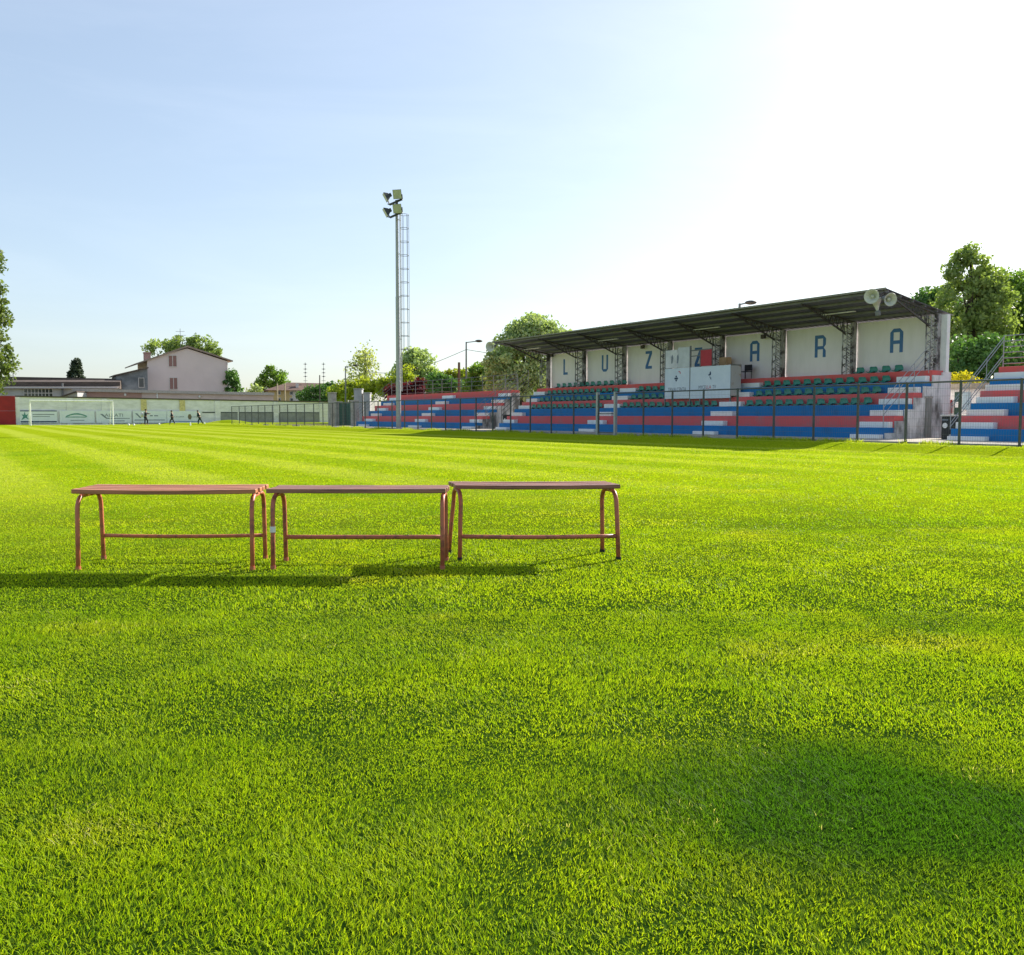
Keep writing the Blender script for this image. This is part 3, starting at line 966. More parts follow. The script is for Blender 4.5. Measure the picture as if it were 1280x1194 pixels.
bench('middle slatted bench, maroon, a strip of white tape on its left front leg', (2.075, 4.95), R(-32.5), 1.055, 0.30, 0.475, slat_b, leg_b, 0.001, 1, tape=True, sr=0.0135)
bench('right slatted bench standing a little apart, dark maroon with black leg ends', (3.13, 4.66), R(-31), 1.03, 0.31, 0.475, slat_b, leg_b, 0.005, -1, splay=0.01, kick=0.02, sr=0.0135, shear=0.2)

# ------------------------------------------------------------------ pitch-side fence
fn = thing('wire_fence', 'grey wire mesh fence with steel posts along the whole touchline', 'fence', (22, 40, 0.16))
post_t = [5.4, 6.9, 8.43, 9.95, 11.47, 13.0, 14.52, 16.04, 17.57, 19.1, 20.64, 22.2, 23.76, 25.33, 29.73, 31.36, 33.0, 34.65, 36.25, 37.85, 39.45, 41.05, 42.65, 44.3, 46.0, 47.7, 49.7, 51.7, 53.5, 55.4, 57.3, 59.14, 61.0, 62.94, 64.8, 66.78, 68.7, 70.6, 72.6, 74.5, 76.4, 78.4, 80.3, 82.8]
FZ0, FZ1 = 0.15, 1.80
for t in post_t:
    mb = MB()
    w = 0.027
    mb.box((22 - w, t - w, FZ0 - 0.1), (22 + w, t + w, FZ1 + 0.03))
    mb.build('post', fence_mat, fn, bevel=0.006)
for (a, b) in ((5.4, 26.97), (28.13, 82.8)):
    mb = MB(); mb.tube([(21.99, a, FZ1), (21.99, b, FZ1)], 0.024, 8); mb.build('top_rail', fence_mat, fn)
mb = MB()
def wires(mb, a, b, zt=FZ1):
    z = FZ0 + 0.08
    while z < zt:
        w = 0.0022
        mb.box((21.955 - w, a, z - w), (21.955 + w, b, z + w)); z += 0.20
    t = a
    while t < b:
        w = 0.0011
        mb.box((21.951 - w, t - w, FZ0), (21.951 + w, t + w, zt)); t += 0.065
wires(mb, 5.4, 26.97); wires(mb, 28.13, 82.8)
mb.build('wire_mesh', wire_mat, fn)
# kerb under the fence
mb = MB(); mb.box((22.05, 4, 0.10), (22.34, 83, 0.205)); mb.build('kerb', concrete, fn)
gt = thing('gate', 'narrow wire gate between two stout posts in the touchline fence', 'gate', (22, 27.55, 0.16))
for t in (26.99, 28.11):
    mb = MB(); mb.box((21.94, t - 0.05, 0.05), (22.06, t + 0.05, 1.86)); mb.build('gate_post', steel, gt, bevel=0.008)
mb = MB()
for z in (0.25, 1.0, 1.75): mb.bar((22, 27.05, z), (22, 28.05, z), 0.035)
for t in (27.07, 28.03): mb.bar((22, t, 0.25), (22, t, 1.75), 0.035)
mb.build('gate_frame', fence_mat, gt)
mb = MB(); wires(mb, 27.1, 28.0, 1.73); mb.build('wire_mesh', wire_mat, gt)
# ------------------------------------------------------------------ floodlight mast
fm = thing('floodlight_mast', 'tall grey floodlight mast with caged ladder and four lamps', 'floodlight mast', (22.75, 48.4, BASE))
mx, my = 22.75, 48.4
mb = MB()
mb.tube([(mx, my, BASE - 0.05), (mx, my, 3.0), (mx, my, 3.02), (mx, my, 8.0), (mx, my, 8.02), (mx, my, 12.9)], [0.15, 0.145, 0.13, 0.12, 0.105, 0.085], 16)
mb.box((mx - 0.22, my - 0.22, BASE), (mx + 0.22, my + 0.22, BASE + 0.03))
mb.build('pole', steel, fm, smooth=False)
mb = MB()
px_, py_ = 0.843, -0.537           # to the right as seen from the pitch
lx0, ly0 = mx + px_ * 0.26, my + py_ * 0.26
for s in (-0.02, 0.36):
    qx, qy = mx + px_ * (0.24 + max(s, 0) * 0.0) , my + py_ * 0.24
rails = [(mx + px_ * 0.20 + 0.12, my + py_ * 0.20 + 0.19), (mx + px_ * 0.20 - 0.12, my + py_ * 0.20 - 0.19)]
for (qx, qy) in rails:
    mb.tube([(qx, qy, 2.4), (qx, qy, 13.1)], 0.02, 6)
z = 2.6
while z < 13.0:
    mb.tube([(*rails[0], z), (*rails[1], z)], 0.010, 5); z += 0.30
for z in (3.0, 5.5, 8.0, 10.5, 12.5):
    for (qx, qy) in rails: mb.tube([(mx, my, z), (qx, qy, z)], 0.014, 5)
ld = mb.build('ladder', steel, fm)
mb = MB()
ccx, ccy = mx + px_ * 0.43, my + py_ * 0.43
hoops = [4.9 + 0.79 * i for i in range(11)]
for z in hoops:
    pts = [(ccx + 0.27 * math.cos(a), ccy + 0.27 * math.sin(a), z) for a in [2 * math.pi * i / 16 for i in range(17)]]
    mb.tube(pts, 0.014, 5, cap=False)
for a in (R(-140), R(-80), R(-32), R(20), R(75)):
    mb.tube([(ccx + 0.27 * math.cos(a), ccy + 0.27 * math.sin(a), hoops[0]), (ccx + 0.27 * math.cos(a), ccy + 0.27 * math.sin(a), hoops[-1])], 0.011, 5)
mb.build('safety_cage', grey_steel, ld)
lampg = mat('floodlight_glass', (0.38, 0.40, 0.34), 0.3, spec=0.6)
lampb = mat('floodlight_body', (0.05, 0.06, 0.065), 0.5)
def flood(c, d, m_front):
    q = Vector(d).to_track_quat('Z', 'Y').to_matrix().to_4x4()
    M = Matrix.Translation(Vector(c)) @ q
    mb = MB()
    a, b = 0.27, 0.13
    vs = [M @ Vector(p) for p in ((-a, -a, 0), (a, -a, 0), (a, a, 0), (-a, a, 0), (-b, -b, -0.26), (b, -b, -0.26), (b, b, -0.26), (-b, b, -0.26))]
    mb.add(vs, [(0, 1, 2, 3), (7, 6, 5, 4), (0, 4, 5, 1), (1, 5, 6, 2), (2, 6, 7, 3), (3, 7, 4, 0)])
    mb.box((-0.10, -0.10, -0.40), (0.10, 0.10, -0.262), M)
    o = mb.build('floodlight', lampb, fm, bevel=0.01)
    mb = MB(); mb.box((-0.25, -0.25, 0.002), (0.25, 0.25, 0.015), M); mb.build('glass', m_front, o)
    return o
for (yl, z) in ((268, 0), (252, 1)):
    pc = deep(492.5 if z else 496, yl + (0 if z else 1), 53)
    L1, R1 = deep(487 if z else 487.5, yl + 4 if z else yl + 4, 52.6), deep(503, yl - 3, 52.4)
    mb = MB(); mb.bar(L1, R1, 0.10)
    if z: mb.bar((mx, my, 12.85), (mx, my, pc.z + 0.05), 0.12)
    mb.bar(L1, deep(484.5, yl + 3, 52.6), 0.05)
    mb.build('cross_arm', lampb, fm)
    lc = deep(481.5, yl - 5 if z else yl - 2, 52.7)
    flood(lc, (-0.9, 0.28, -0.52), lampg)
    mb = MB(); mb.bar(deep(487, yl + 4, 52.6), deep(484.5, yl - 3, 52.7), 0.05); mb.build('yoke', lampb, fm)
    rc = deep(496.5 if z else 496.5, yl - 9 if z else yl - 7, 52.2)
    flood(rc, (-0.62, -0.62, -0.30), lampg)
    mb = MB(); mb.bar(R1, deep(502.5, yl - 9, 52.3), 0.05); mb.bar(R1, deep(494, yl - 1, 52.3), 0.05); mb.build('yoke', lampb, fm)

# ------------------------------------------------------------------ far end: wall, banners, red board, goal
WY = 107.0
wl = thing('boundary_wall', 'pale stained boundary wall with pilasters across the far end of the pitch', 'wall', (0, WY, 0))
def wx(px): return onY(px, 520, WY).x
wallm = mat('end_wall_plaster', (0.82, 0.80, 0.84), 0.9, scale=0.9, c2=(0.62, 0.61, 0.63), stretch=(1, 1, 2.2), bump=0.2, lo=0.3, hi=0.6)
x0, x1 = wx(20), wx(418)
def wtop(x): return 2.95 - 0.32 * (x - x0) / (x1 - x0)
mb = MB()
mb.prism([(x0, -0.1), (x1, -0.1), (x1, wtop(x1)), (x0, wtop(x0))], lambda a, b: (a, WY, b), lambda a, b: (a, WY + 0.25, b))
mb.build('wall_face', wallm, wl)
mb = MB()
mb.prism([(x0, wtop(x0)), (x1, wtop(x1)), (x1, wtop(x1) + 0.14), (x0, wtop(x0) + 0.14)], lambda a, b: (a, WY - 0.08, b + 0.003), lambda a, b: (a, WY + 0.33, b + 0.003))
mb.build('coping', mat('dark_coping', (0.10, 0.085, 0.07), 0.9), wl)
for i, px in enumerate((21.5, 87.5, 131, 180, 228, 272, 345, 402)):
    x = wx(px); w = 0.30
    mb = MB(); mb.box((x - w, WY - 0.12, -0.1), (x + w, WY - 0.003, wtop(x) - 0.02))
    o = mb.build('pilaster', mat('pilaster_ochre', (0.62, 0.52, 0.25), 0.9, var=0.2) if px in (180, 228) else wallm, wl)
mb = MB()
for (a, b) in ((253, 271), (276, 297), (299, 343), (350, 400)):
    xa, xb = wx(a), wx(b)
    mb.box((xa, WY - 0.02, 1.28), (xb, WY - 0.004, 1.42))
mb.build('painted_band', mat('painted_band', (0.09, 0.10, 0.11), 0.8), wl)
mb = MB()
for (a, b) in ((276, 297), (299, 343), (348, 400)):
    mb.box((wx(a), WY - 0.02, -0.05), (wx(b), WY - 0.004, 1.275))
mb.build('dado', mat('dado_grey', (0.34, 0.34, 0.34), 0.9, scale=1.2, c2=(0.22, 0.22, 0.225)), wl)
# advertising banners on the wall
wb = mat('advert_white', (0.80, 0.84, 0.88), 0.6, scale=1.5, c2=(0.70, 0.75, 0.80))
def wall_M(x, z): return Matrix.Translation((x, WY - 0.165, z)) @ Matrix(((1, 0, 0, 0), (0, 0, -1, 0), (0, 1, 0, 0), (0, 0, 0, 1)))
def advert(px0, px1, label, marks):
    xa, xb = wx(px0), wx(px1)
    z0, z1 = 0.16, 1.52
    t = thing('advertising_banner', label, 'banner', ((xa + xb) / 2, WY - 0.16, 0), 'advertising banners on the far wall')
    mb = MB(); mb.box((xa, WY - 0.155, z0), (xb, WY - 0.13, z1)); mb.build('sheet', wb, t, bevel=0.004)
    W = xb - xa
    for mk in marks:
        if mk[0] == 'bar':
            _, a, b, c, d, m = mk
            mb = MB(); mb.box((xa + a * W, WY - 0.163, z0 + c * 1.36), (xa + b * W, WY - 0.157, z0 + d * 1.36)); mb.build('print', m, t)
        elif mk[0] == 'text':
            _, s, a, c, size, wid, m = mk
            text_part('lettering', s, m, size, wall_M(xa + a * W, z0 + c * 1.36), t, width=wid * W)
        else:
            _, pts, m = mk
            mb = MB(); mb.prism([(xa + p[0] * W, z0 + p[1] * 1.36) for p in pts], lambda a, b: (a, WY - 0.163, b), lambda a, b: (a, WY - 0.157, b)); mb.build('emblem', m, t)
green = mat('green_print', (0.10, 0.28, 0.25), 0.6)
star = [(0.04, 0.25), (0.09, 0.52), (0.05, 0.70), (0.11, 0.66), (0.13, 0.9), (0.16, 0.64), (0.22, 0.72), (0.19, 0.5), (0.24, 0.3), (0.15, 0.42)]
advert(24.5, 71.5, 'white banner between dark bars with a spiky green emblem at its left', [('bar', 0.01, 0.99, 0.93, 1.0, navy), ('bar', 0.02, 0.98, 0.06, 0.17, navy), ('poly', star, green), ('bar', 0.34, 0.92, 0.66, 0.72, greyp), ('bar', 0.34, 0.80, 0.5, 0.55, greyp)])
arc = [(0.18 + 0.6 * i / 12, 0.58 + 0.22 * math.sin(math.pi * i / 12)) for i in range(13)] + [(0.78 - 0.6 * i / 12, 0.50 + 0.18 * math.sin(math.pi * (1 - i / 12))) for i in range(13)]
advert(74.5, 118, 'white banner with a shallow green arched emblem', [('poly', arc, green), ('bar', 0.16, 0.76, 0.45, 0.52, green), ('bar', 0.3, 0.7, 0.2, 0.25, greyp)])
sw_ = [(0.10, 0.75), (0.18, 0.74), (0.30, 0.42), (0.95, 0.40), (0.95, 0.35), (0.28, 0.34)]
advert(120, 164, 'white banner lettered ALLATI above a grey swoosh', [('poly', sw_, greyp), ('text', 'ALLATI', 0.5, 0.62, 0.52, 0.52, greyp), ('bar', 0.5, 0.8, 0.14, 0.2, greyp)])
advert(166, 208, 'white banner behind the player in black, dark line across it', [('bar', 0.04, 0.94, 0.2, 0.27, greyp), ('bar', 0.5, 0.58, 0.55, 0.65, greyp), ('bar', 0.62, 0.74, 0.55, 0.63, greyp), ('poly', [(0.06, 0.8), (0.12, 0.8), (0.25, 0.4), (0.2, 0.4)], greyp)])
hexa = [(0.66 + 0.06 * math.cos(R(60 * i)), 0.5 + 0.26 * math.sin(R(60 * i))) for i in range(6)]
advert(208.5, 251, 'pale blue white banner with a round brown crest between dark lettering', [('poly', hexa, mat('crest_brown', (0.20, 0.16, 0.10), 0.7)), ('text', 'MACELLERIA', 0.30, 0.5, 0.2, 0.38, greyp), ('text', 'LUZZARA', 0.85, 0.5, 0.2, 0.26, greyp), ('bar', 0.05, 0.95, 0.08, 0.13, mat('blue_print', (0.06, 0.16, 0.4), 0.6))])
# red board at far left
mb = MB()
rx0, rx1 = wx(-40), wx(19.5)
for z in (-0.1, 1.48):
    mb.box((rx0, WY - 0.22, z), (rx1, WY - 0.16, z + 1.56))
rbo = mb.build('red_board_fence', mat('red_board_paint', (0.36, 0.025, 0.03), 0.6, scale=1.2, c2=(0.27, 0.02, 0.025)), bevel=0.01)
tag(rbo, 'plain dark red hoarding at the far left, beside the banners', 'hoarding')

# goal
g0, g1 = onZ(38.5, 531.6), onZ(141.5, 532.0)
g0.y = g1.y = 98.6
g0.x, g1.x = onY(38.5, 531, 98.6).x, onY(141.5, 531, 98.6).x
goal = thing('football_goal', 'white football goal in front of the far advertising banners', 'goal', ((g0.x + g1.x) / 2, 98.6, 0))
gw = mat('goal_white', (0.85, 0.85, 0.82), 0.4)
for g in (g0, g1):
    mb = MB(); mb.tube([(g.x, g.y, -0.05), (g.x, g.y, 2.44)], 0.06, 10); mb.build('goal_post', gw, goal)
mb = MB(); mb.tube([(g0.x - 0.06, 98.6, 2.44), (g1.x + 0.06, 98.6, 2.44)], 0.06, 10); mb.build('crossbar', gw, goal)
mb = MB()
for g in (g0, g1):
    mb.tube([(g.x, 98.6, 2.40), (g.x, 99.7, 2.2), (g.x, 100.8, 0.02)], 0.02, 6)
mb.tube([(g0.x, 100.8, 0.03), (g1.x, 100.8, 0.03)], 0.02, 6)
mb.build('net_frame', gw, goal)
mb = MB()
n = 16
for i in range(n + 1):
    x = g0.x + (g1.x - g0.x) * i / n
    mb.tube([(x, 98.65, 2.42), (x, 99.7, 2.18), (x, 100.75, 0.03)], 0.0016, 4)
for k in range(1, 6):
    f = k / 6
    y, z = (98.6 + 1.1 * (f / .35), 2.42 - .22 * (f / .35)) if f < 0.35 else (99.7 + 1.05 * (f - .35) / .65, 2.18 - 2.15 * (f - .35) / .65)
    mb.tube([(g0.x, y, z), (g1.x, y, z)], 0.0016, 4)
mb.build('net', mat('net_white', (0.75, 0.75, 0.72), 0.7), goal)
# balls
for (px, py, lab) in ((161, 532.3, 'white football on the grass just right of the goal, nearer to the post'), (167.5, 532.3, 'white football on the grass just left of the player in black'), (199, 531.5, 'white football on the grass between two players')):
    c = onZ(px, py)
    mb = MB(); mb.sphere((c.x, c.y, 0.10), 0.10, 16, 10)
    tag(mb.build('football', mat('ball_white', (0.85, 0.85, 0.83), 0.4), smooth=True), lab, 'ball', 'footballs by the far goal')
for (px, py, lab) in ((238, 532, 'short white marker stake in the grass, left of the bending player'), (255.8, 532, 'short white marker stake in the grass, right of the bending player')):
    c = onZ(px, py)
    mb = MB(); mb.tube([(c.x, c.y, 0), (c.x, c.y, 0.30)], 0.07, 8, r1=0.05); mb.lathe([(0.001, 0.34), (0.05, 0.30)], 8, Matrix.Translation((c.x, c.y, 0)))
    tag(mb.build('marker_stake', gw), lab, 'stake', 'marker stakes by the far wall')

# ------------------------------------------------------------------ people far away
skin_m = mat('skin', (0.45, 0.27, 0.19), 0.6)
def skinned(name, verts, edges, radii, m, parent, sub=1):
    me = bpy.data.meshes.new(name)
    me.from_pydata(verts, edges, [])
    o = bpy.data.objects.new(name, me); col.objects.link(o); o.parent = parent
    md = o.modifiers.new('skin', 'SKIN'); md.use_smooth_shade = True
    me.materials.append(m)
    for v, r in zip(me.skin_vertices[0].data, radii): v.radius = (r, r)
    me.skin_vertices[0].data[0].use_root = True
    s = o.modifiers.new('sub', 'SUBSURF'); s.levels = sub; s.render_levels = sub
    return o
def person(label, loc, rz, pose, top, bottom, hairc, Hh=1.6):
    t = thing('person', label, 'person', loc, 'players at the far end', rz)
    k = Hh / 1.75
    lean, lf, rf_, la, ra = pose
    def S(v): return (v[0] * k, v[1] * k, v[2] * k)
    pel = (0, 0, 0.95); chest = (lean * 0.30, 0, 1.30); neck = (lean * 0.42, 0, 1.48); head = (lean * 0.50 + 0.02, 0, 1.62); crown = (lean * 0.54 + .02, 0, 1.72)
    V = [pel, chest, neck, head, crown]
    E = [(0, 1), (1, 2), (2, 3), (3, 4)]
    Rr = [0.13, 0.15, 0.055, 0.095, 0.075]
    limb = {}
    for s, ft, hd in ((-1, lf, la), (1, rf_, ra)):
        i = len(V)
        knee = (ft[0] * 0.5 + 0.10 * (ft[0] > 0) + 0.02, s * 0.11, 0.5 + ft[1] * 0.5)
        V += [(0, s * 0.09, 0.88), knee, (ft[0], s * 0.11, 0.09 + ft[1]), (ft[0] + 0.16, s * 0.12, 0.05 + ft[1])]
        E += [(0, i), (i, i + 1), (i + 1, i + 2), (i + 2, i + 3)]
        Rr += [0.095, 0.06, 0.042, 0.035]
        limb[s] = (V[i], V[i + 1], V[i + 2])
        j = len(V)
        sh = (lean * 0.36, s * 0.19, 1.41)
        el = (sh[0] + hd[0] * 0.4, s * 0.24, sh[2] - 0.26 + hd[1] * 0.3)
        ha = (sh[0] + hd[0], s * 0.22, sh[2] - 0.50 + hd[1])
        tip = (ha[0] + hd[0] * 0.15, s * 0.22, ha[2] - 0.10 + hd[1] * 0.12)
        V += [sh, el, ha, tip]
        E += [(1, j), (j, j + 1), (j + 1, j + 2), (j + 2, j + 3)]
        Rr += [0.06, 0.045, 0.034, 0.028]
        limb[s * 2] = (sh, el, ha)
    skinned('body', [S(v) for v in V], E, [r * k for r in Rr], skin_m, t, 2)
    vs = [(lean * 0.05, 0, 0.92), (lean * 0.15, 0, 1.1), chest, (lean * 0.38, 0, 1.44)]
    es = [(0, 1), (1, 2), (2, 3)]; rr = [0.155, 0.16, 0.175, 0.09]
    for s in (-2, 2):
        j = len(vs); vs += list(limb[s][:2]) + [tuple(Vector(limb[s][1]).lerp(Vector(limb[s][2]), 0.8))]; es += [(2, j), (j, j + 1), (j + 1, j + 2)]; rr += [0.085, 0.065, 0.05]
    skinned('jacket', [S(v) for v in vs], es, [r * k for r in rr], top, t, 2)
    vs = [(0, 0, 0.98)]; es = []; rr = [0.15]
    for s in (-1, 1):
        j = len(vs); vs += [limb[s][0], limb[s][1], tuple(Vector(limb[s][1]).lerp(Vector(limb[s][2]), 0.9))]; es += [(0, j), (j, j + 1), (j + 1, j + 2)]; rr += [0.115, 0.08, 0.065]
    skinned('trousers', [S(v) for v in vs], es, [r * k for r in rr], bottom, t, 2)
    mb = MB(); hx = head[0] * k - 0.015
    mb.sphere((hx, 0, 1.665 * k), 0.108 * k, 12, 8, (1.0, 0.92, 0.95)); 
    o = mb.build('hair', hairc, None, smooth=True); o.parent = t
    return t
navy_c = mat('dark_kit', (0.015, 0.018, 0.03), 0.8)
green_c = mat('dark_green_kit', (0.012, 0.03, 0.03), 0.8)
hair = mat('dark_hair', (0.02, 0.015, 0.012), 0.7)
blond = mat('fair_hair', (0.55, 0.48, 0.38), 0.7)
lightg = mat('light_grey_bag', (0.55, 0.54, 0.58), 0.8)
c = onZ(182, 531.6); person('person in black standing with one arm held out, pale bag on the back', (c.x, c.y, 0), R(-25), (0.1, (-0.06, 0), (0.16, 0), (0.30, 0.30), (0.42, 0.36)), navy_c, navy_c, hair, 1.62)
q = Vector((c.x, c.y, 0))
mb = MB(); mb.sphere((c.x - 0.30, c.y + 0.10, 1.05), 0.2, 14, 10, (0.75, 1.0, 1.25))
tag(mb.build('backpack', lightg, smooth=True), 'pale grey bag carried on the back of the standing person in black', 'bag')
c = onZ(215.5, 531.6); person('person in dark kit striding towards the goal with bent arms', (c.x, c.y, 0), R(155), (0.12, (0.30, 0.03), (-0.34, 0.06), (0.25, 0.12), (-0.22, 0.08)), navy_c, mat('kit_blue_grey', (0.03, 0.035, 0.05), 0.8), hair, 1.5)
c = onZ(250, 531.8); person('person in dark green leaning forward and running left', (c.x, c.y, 0), R(150), (0.45, (0.22, 0.0), (-0.45, 0.03), (0.05, 0.02), (0.08, 0.0)), green_c, green_c, hair, 1.5)

# ------------------------------------------------------------------ BUILDINGS
roof_brown = mat('brown_roof', (0.13, 0.10, 0.085), 0.85, scale=1.0, c2=(0.075, 0.06, 0.05), stretch=(1, 1, 6))
tile = mat('terracotta_tiles', (0.24, 0.13, 0.09), 0.85, scale=2.0, c2=(0.15, 0.085, 0.06))
pinkw = mat('pink_plaster', (0.74, 0.62, 0.60), 0.9, scale=0.35, c2=(0.66, 0.55, 0.535), lo=0.3, hi=0.7)
pinkdark = mat('pink_brick', (0.46, 0.28, 0.24), 0.9, scale=0.6, c2=(0.38, 0.23, 0.20))
greyw = mat('grey_plaster', (0.55, 0.54, 0.53), 0.9, scale=0.5, c2=(0.42, 0.41, 0.40))
slate = mat('dark_cladding', (0.24, 0.26, 0.28), 0.8, scale=0.8, c2=(0.10, 0.115, 0.13))
glass = mat('window_glass', (0.04, 0.045, 0.05), 0.15, spec=0.8)
shutter = mat('shutter_brown', (0.30, 0.17, 0.15), 0.8, scale=4, stretch=(1, 1, 5))
trim = mat('pale_trim', (0.62, 0.58, 0.55), 0.8)
# buildings face the camera direction roughly: local frame a = right of view, f = away from the camera
AR = Vector((math.cos(YAW), -math.sin(YAW), 0)); AF = Vector((math.sin(YAW), math.cos(YAW), 0))
class Bld:
    """facade frame: p(px, py, back) gives a point on the facade plane pushed back metres"""
    def __init__(s, Z, rot=0.0, pivot=640):
        s.Z = Z; s.rot = R(rot); s.ap = (pivot - 640) / F * Z
    def p(s, px, py, back=0.0): return deep(px, py, s.Z) + AF * back
    def x(s, px): return (px - 640) / F * s.Z
    def z(s, py): return deep(640, py, s.Z).z
    def w(s, a, b, z):
        c, n = math.cos(s.rot), math.sin(s.rot)
        u = a / s.Z
        q = (u * s.Z - s.ap) / (c - u * n)          # distance along the turned facade
        zz = HC + (z - HC) * (s.Z + q * n) / s.Z if z > 0.5 else z
        return AR * (s.ap + q * c - b * n) + AF * (s.Z + q * n + b * c) + Vector((0, 0, zz))
    def box(s, mb, a0, a1, b0, b1, z0, z1):
        vs = [s.w(a, b, z) for (a, b, z) in ((a0, b0, z0), (a1, b0, z0), (a1, b1, z0), (a0, b1, z0), (a0, b0, z1), (a1, b0, z1), (a1, b1, z1), (a0, b1, z1))]
        return mb.add(vs, [(0, 3, 2, 1), (4, 5, 6, 7), (0, 1, 5, 4), (1, 2, 6, 5), (2, 3, 7, 6), (3, 0, 4, 7)])
    def window(s, parent, px0, px1, py0, py1, frame, pane, nx=1, nz=1, b=0.0, name='window'):
        a0, a1, z0, z1 = s.x(px0), s.x(px1), s.z(py1), s.z(py0)
        mb = MB(); e = 0.09
        s.box(mb, a0 - e, a0, b - 0.08, b - 0.004, z0 - e, z1 + e); s.box(mb, a1, a1 + e, b - 0.08, b - 0.004, z0 - e, z1 + e)
        s.box(mb, a0, a1, b - 0.08, b - 0.004, z1, z1 + e); s.box(mb, a0, a1, b - 0.10, b - 0.004, z0 - e, z0)
        for i in range(1, nx): 
            a = a0 + (a1 - a0) * i / nx; s.box(mb, a - 0.05, a + 0.05, b - 0.06, b - 0.004, z0, z1)
        for i in range(1, nz):
            z = z0 + (z1 - z0) * i / nz; s.box(mb, a0, a1, b - 0.055, b - 0.007, z - 0.05, z + 0.05)
        o = mb.build(name, frame, parent)
        mb = MB(); s.box(mb, a0, a1, b - 0.03, b - 0.01, z0, z1); mb.build('pane', pane, o)
        return o
# long brown-roofed shed
B = Bld(122, 20, 80)
bo = thing('shed', 'long low shed with a brown ribbed roof and pale wall at the far left', 'shed', B.w(B.x(80), 5, 0))
a0, a1 = B.x(-60), B.x(150)
mb = MB(); B.box(mb, a0 + 0.3, a1, 0, 9, -0.1, B.z(485)); mb.build('wall', greyw, bo)
mb = MB()
zE, zM, zR = B.z(486), B.z(477), B.z(468)
vs = []
for a, sl in ((a0 - 0.2, 0), (a1 + 0.2, -0.45)):
    for (b, z) in ((-0.6, zE), (1.2, zE + 0.45), (1.2, zM), (4.2, zM + 0.4), (4.2, zR + sl), (8, zR - 0.3 + sl), (9.2, zE)):
        vs.append(B.w(a, b, z))
n = 7
mb.add(vs, [(i, i + 1, n + i + 1, n + i) for i in range(n - 1)] + [tuple(range(n - 1, -1, -1)), tuple(range(n, 2 * n))])
mb.build('roof', roof_brown, bo)
mb = MB(); B.box(mb, a0, a1, -0.35, -0.05, B.z(485.6), B.z(483.6)); mb.build('gutter', trim, bo)
B.window(bo, 33, 68, 486.5, 496.5, trim, glass, 8, 2, 0.0)
mb = MB(); mb.tube([B.w(B.x(81), -0.2, B.z(479)), B.w(B.x(81), -0.2, B.z(500))], 0.12, 8); mb.build('downpipe', grey_steel, bo)
# thin pole rising from shed
p_ = B.w(B.x(16.5), 2, 0)
tag(MB().tube([p_, p_ + Vector((0, 0, B.z(443)))], 0.06, 6).build('antenna_pole', grey_steel), 'thin bare pole rising past the left end of the brown-roofed shed', 'pole')
# grey lean-to next to house
B = Bld(128, 30, 146)
lo_ = thing('lean_to', 'dark grey lean-to with sloping roof against the left side of the pink house', 'outbuilding', B.w(B.x(167), 3, 0))
mb = MB()
pl = [(B.x(146), -0.1), (B.x(187), -0.1), (B.x(187), B.z(461)), (B.x(148), B.z(470))]
mb.prism(pl, lambda a, z: B.w(a, 0, z), lambda a, z: B.w(a, 6, z)); mb.build('wall', slate, lo_)
mb = MB()
pl = [(B.x(145), B.z(470.6)), (B.x(188), B.z(460.8)), (B.x(188), B.z(459)), (B.x(145), B.z(469))]
mb.prism(pl, lambda a, z: B.w(a, -0.4, z + 0.02), lambda a, z: B.w(a, 6.3, z + 0.02)); mb.build('roof', roof_brown, lo_)
B.window(lo_, 176, 182, 473, 484, greyw, glass, 1, 1)
# pink gable house
B = Bld(134, 30, 187)
ho = thing('house', 'two-storey pink house with a low gable and two closed brown shutters', 'house', B.w(B.x(238), 5, 0))
aL, aR, aP = B.x(187), B.x(287), B.x(237)
zL, zR_, zP = B.z(449), B.z(452), B.z(433.5)
mb = MB()
pl = [(aL, -0.1), (aR, -0.1), (aR, zR_), (aP, zP - 0.25), (aL, zL)]
mb.prism(pl, lambda a, z: B.w(a, 0, z), lambda a, z: B.w(a, 11, z)); mb.build('wall', pinkw, ho)
mb = MB()
eL, eR = (B.x(170.5), B.z(456.5)), (B.x(293), B.z(452.3))
th = 0.18
pl = [eL, (aP, zP - 0.1), eR, (eR[0], eR[1] + th), (aP, zP + th), (eL[0], eL[1] + th)]
mb.prism(pl, lambda a, z: B.w(a, -0.35, z), lambda a, z: B.w(a, 11.4, z)); ro = mb.build('roof', mat('house_roof', (0.30, 0.23, 0.19), 0.85, scale=1.5), ho)
mb = MB(); B.box(mb, B.x(186), B.x(194), 2.0, 3.0, B.z(452), B.z(440.5)); B.box(mb, B.x(185.4), B.x(194.6), 1.9, 3.1, B.z(440.4), B.z(439.2)); mb.build('chimney', pinkdark, ro)
B.window(ho, 213.8, 223.4, 444.8, 458.2, trim, shutter, 2, 1)
B.window(ho, 214.4, 223.6, 472.6, 486.4, trim, shutter, 2, 1)
mb = MB(); mb.tube([B.w(aR - 0.12, -0.12, B.z(453)), B.w(aR - 0.12, -0.12, 0)], 0.08, 6); mb.build('downpipe', trim, ho)
# aerial on the roof
at_ = B.w(B.x(233.2), 3, B.z(436.2))
an = thing('roof_aerial', 'television aerial standing on the ridge of the pink house', 'aerial', at_)
mb = MB(); mb.tube([at_ - Vector((0, 0, .5)), at_ + Vector((0, 0, B.z(408) - B.z(436)))], 0.035, 5); mb.build('mast', grey_steel, an)
mb = MB()
for (dz, w) in ((2.9, 0.7), (2.3, 0.9), (1.5, 0.8)):
    mb.tube([at_ + Vector((0, 0, dz)) - AR * w, at_ + Vector((0, 0, dz)) + AR * w], 0.025, 5)
mb.build('cross_rods', grey_steel, an)
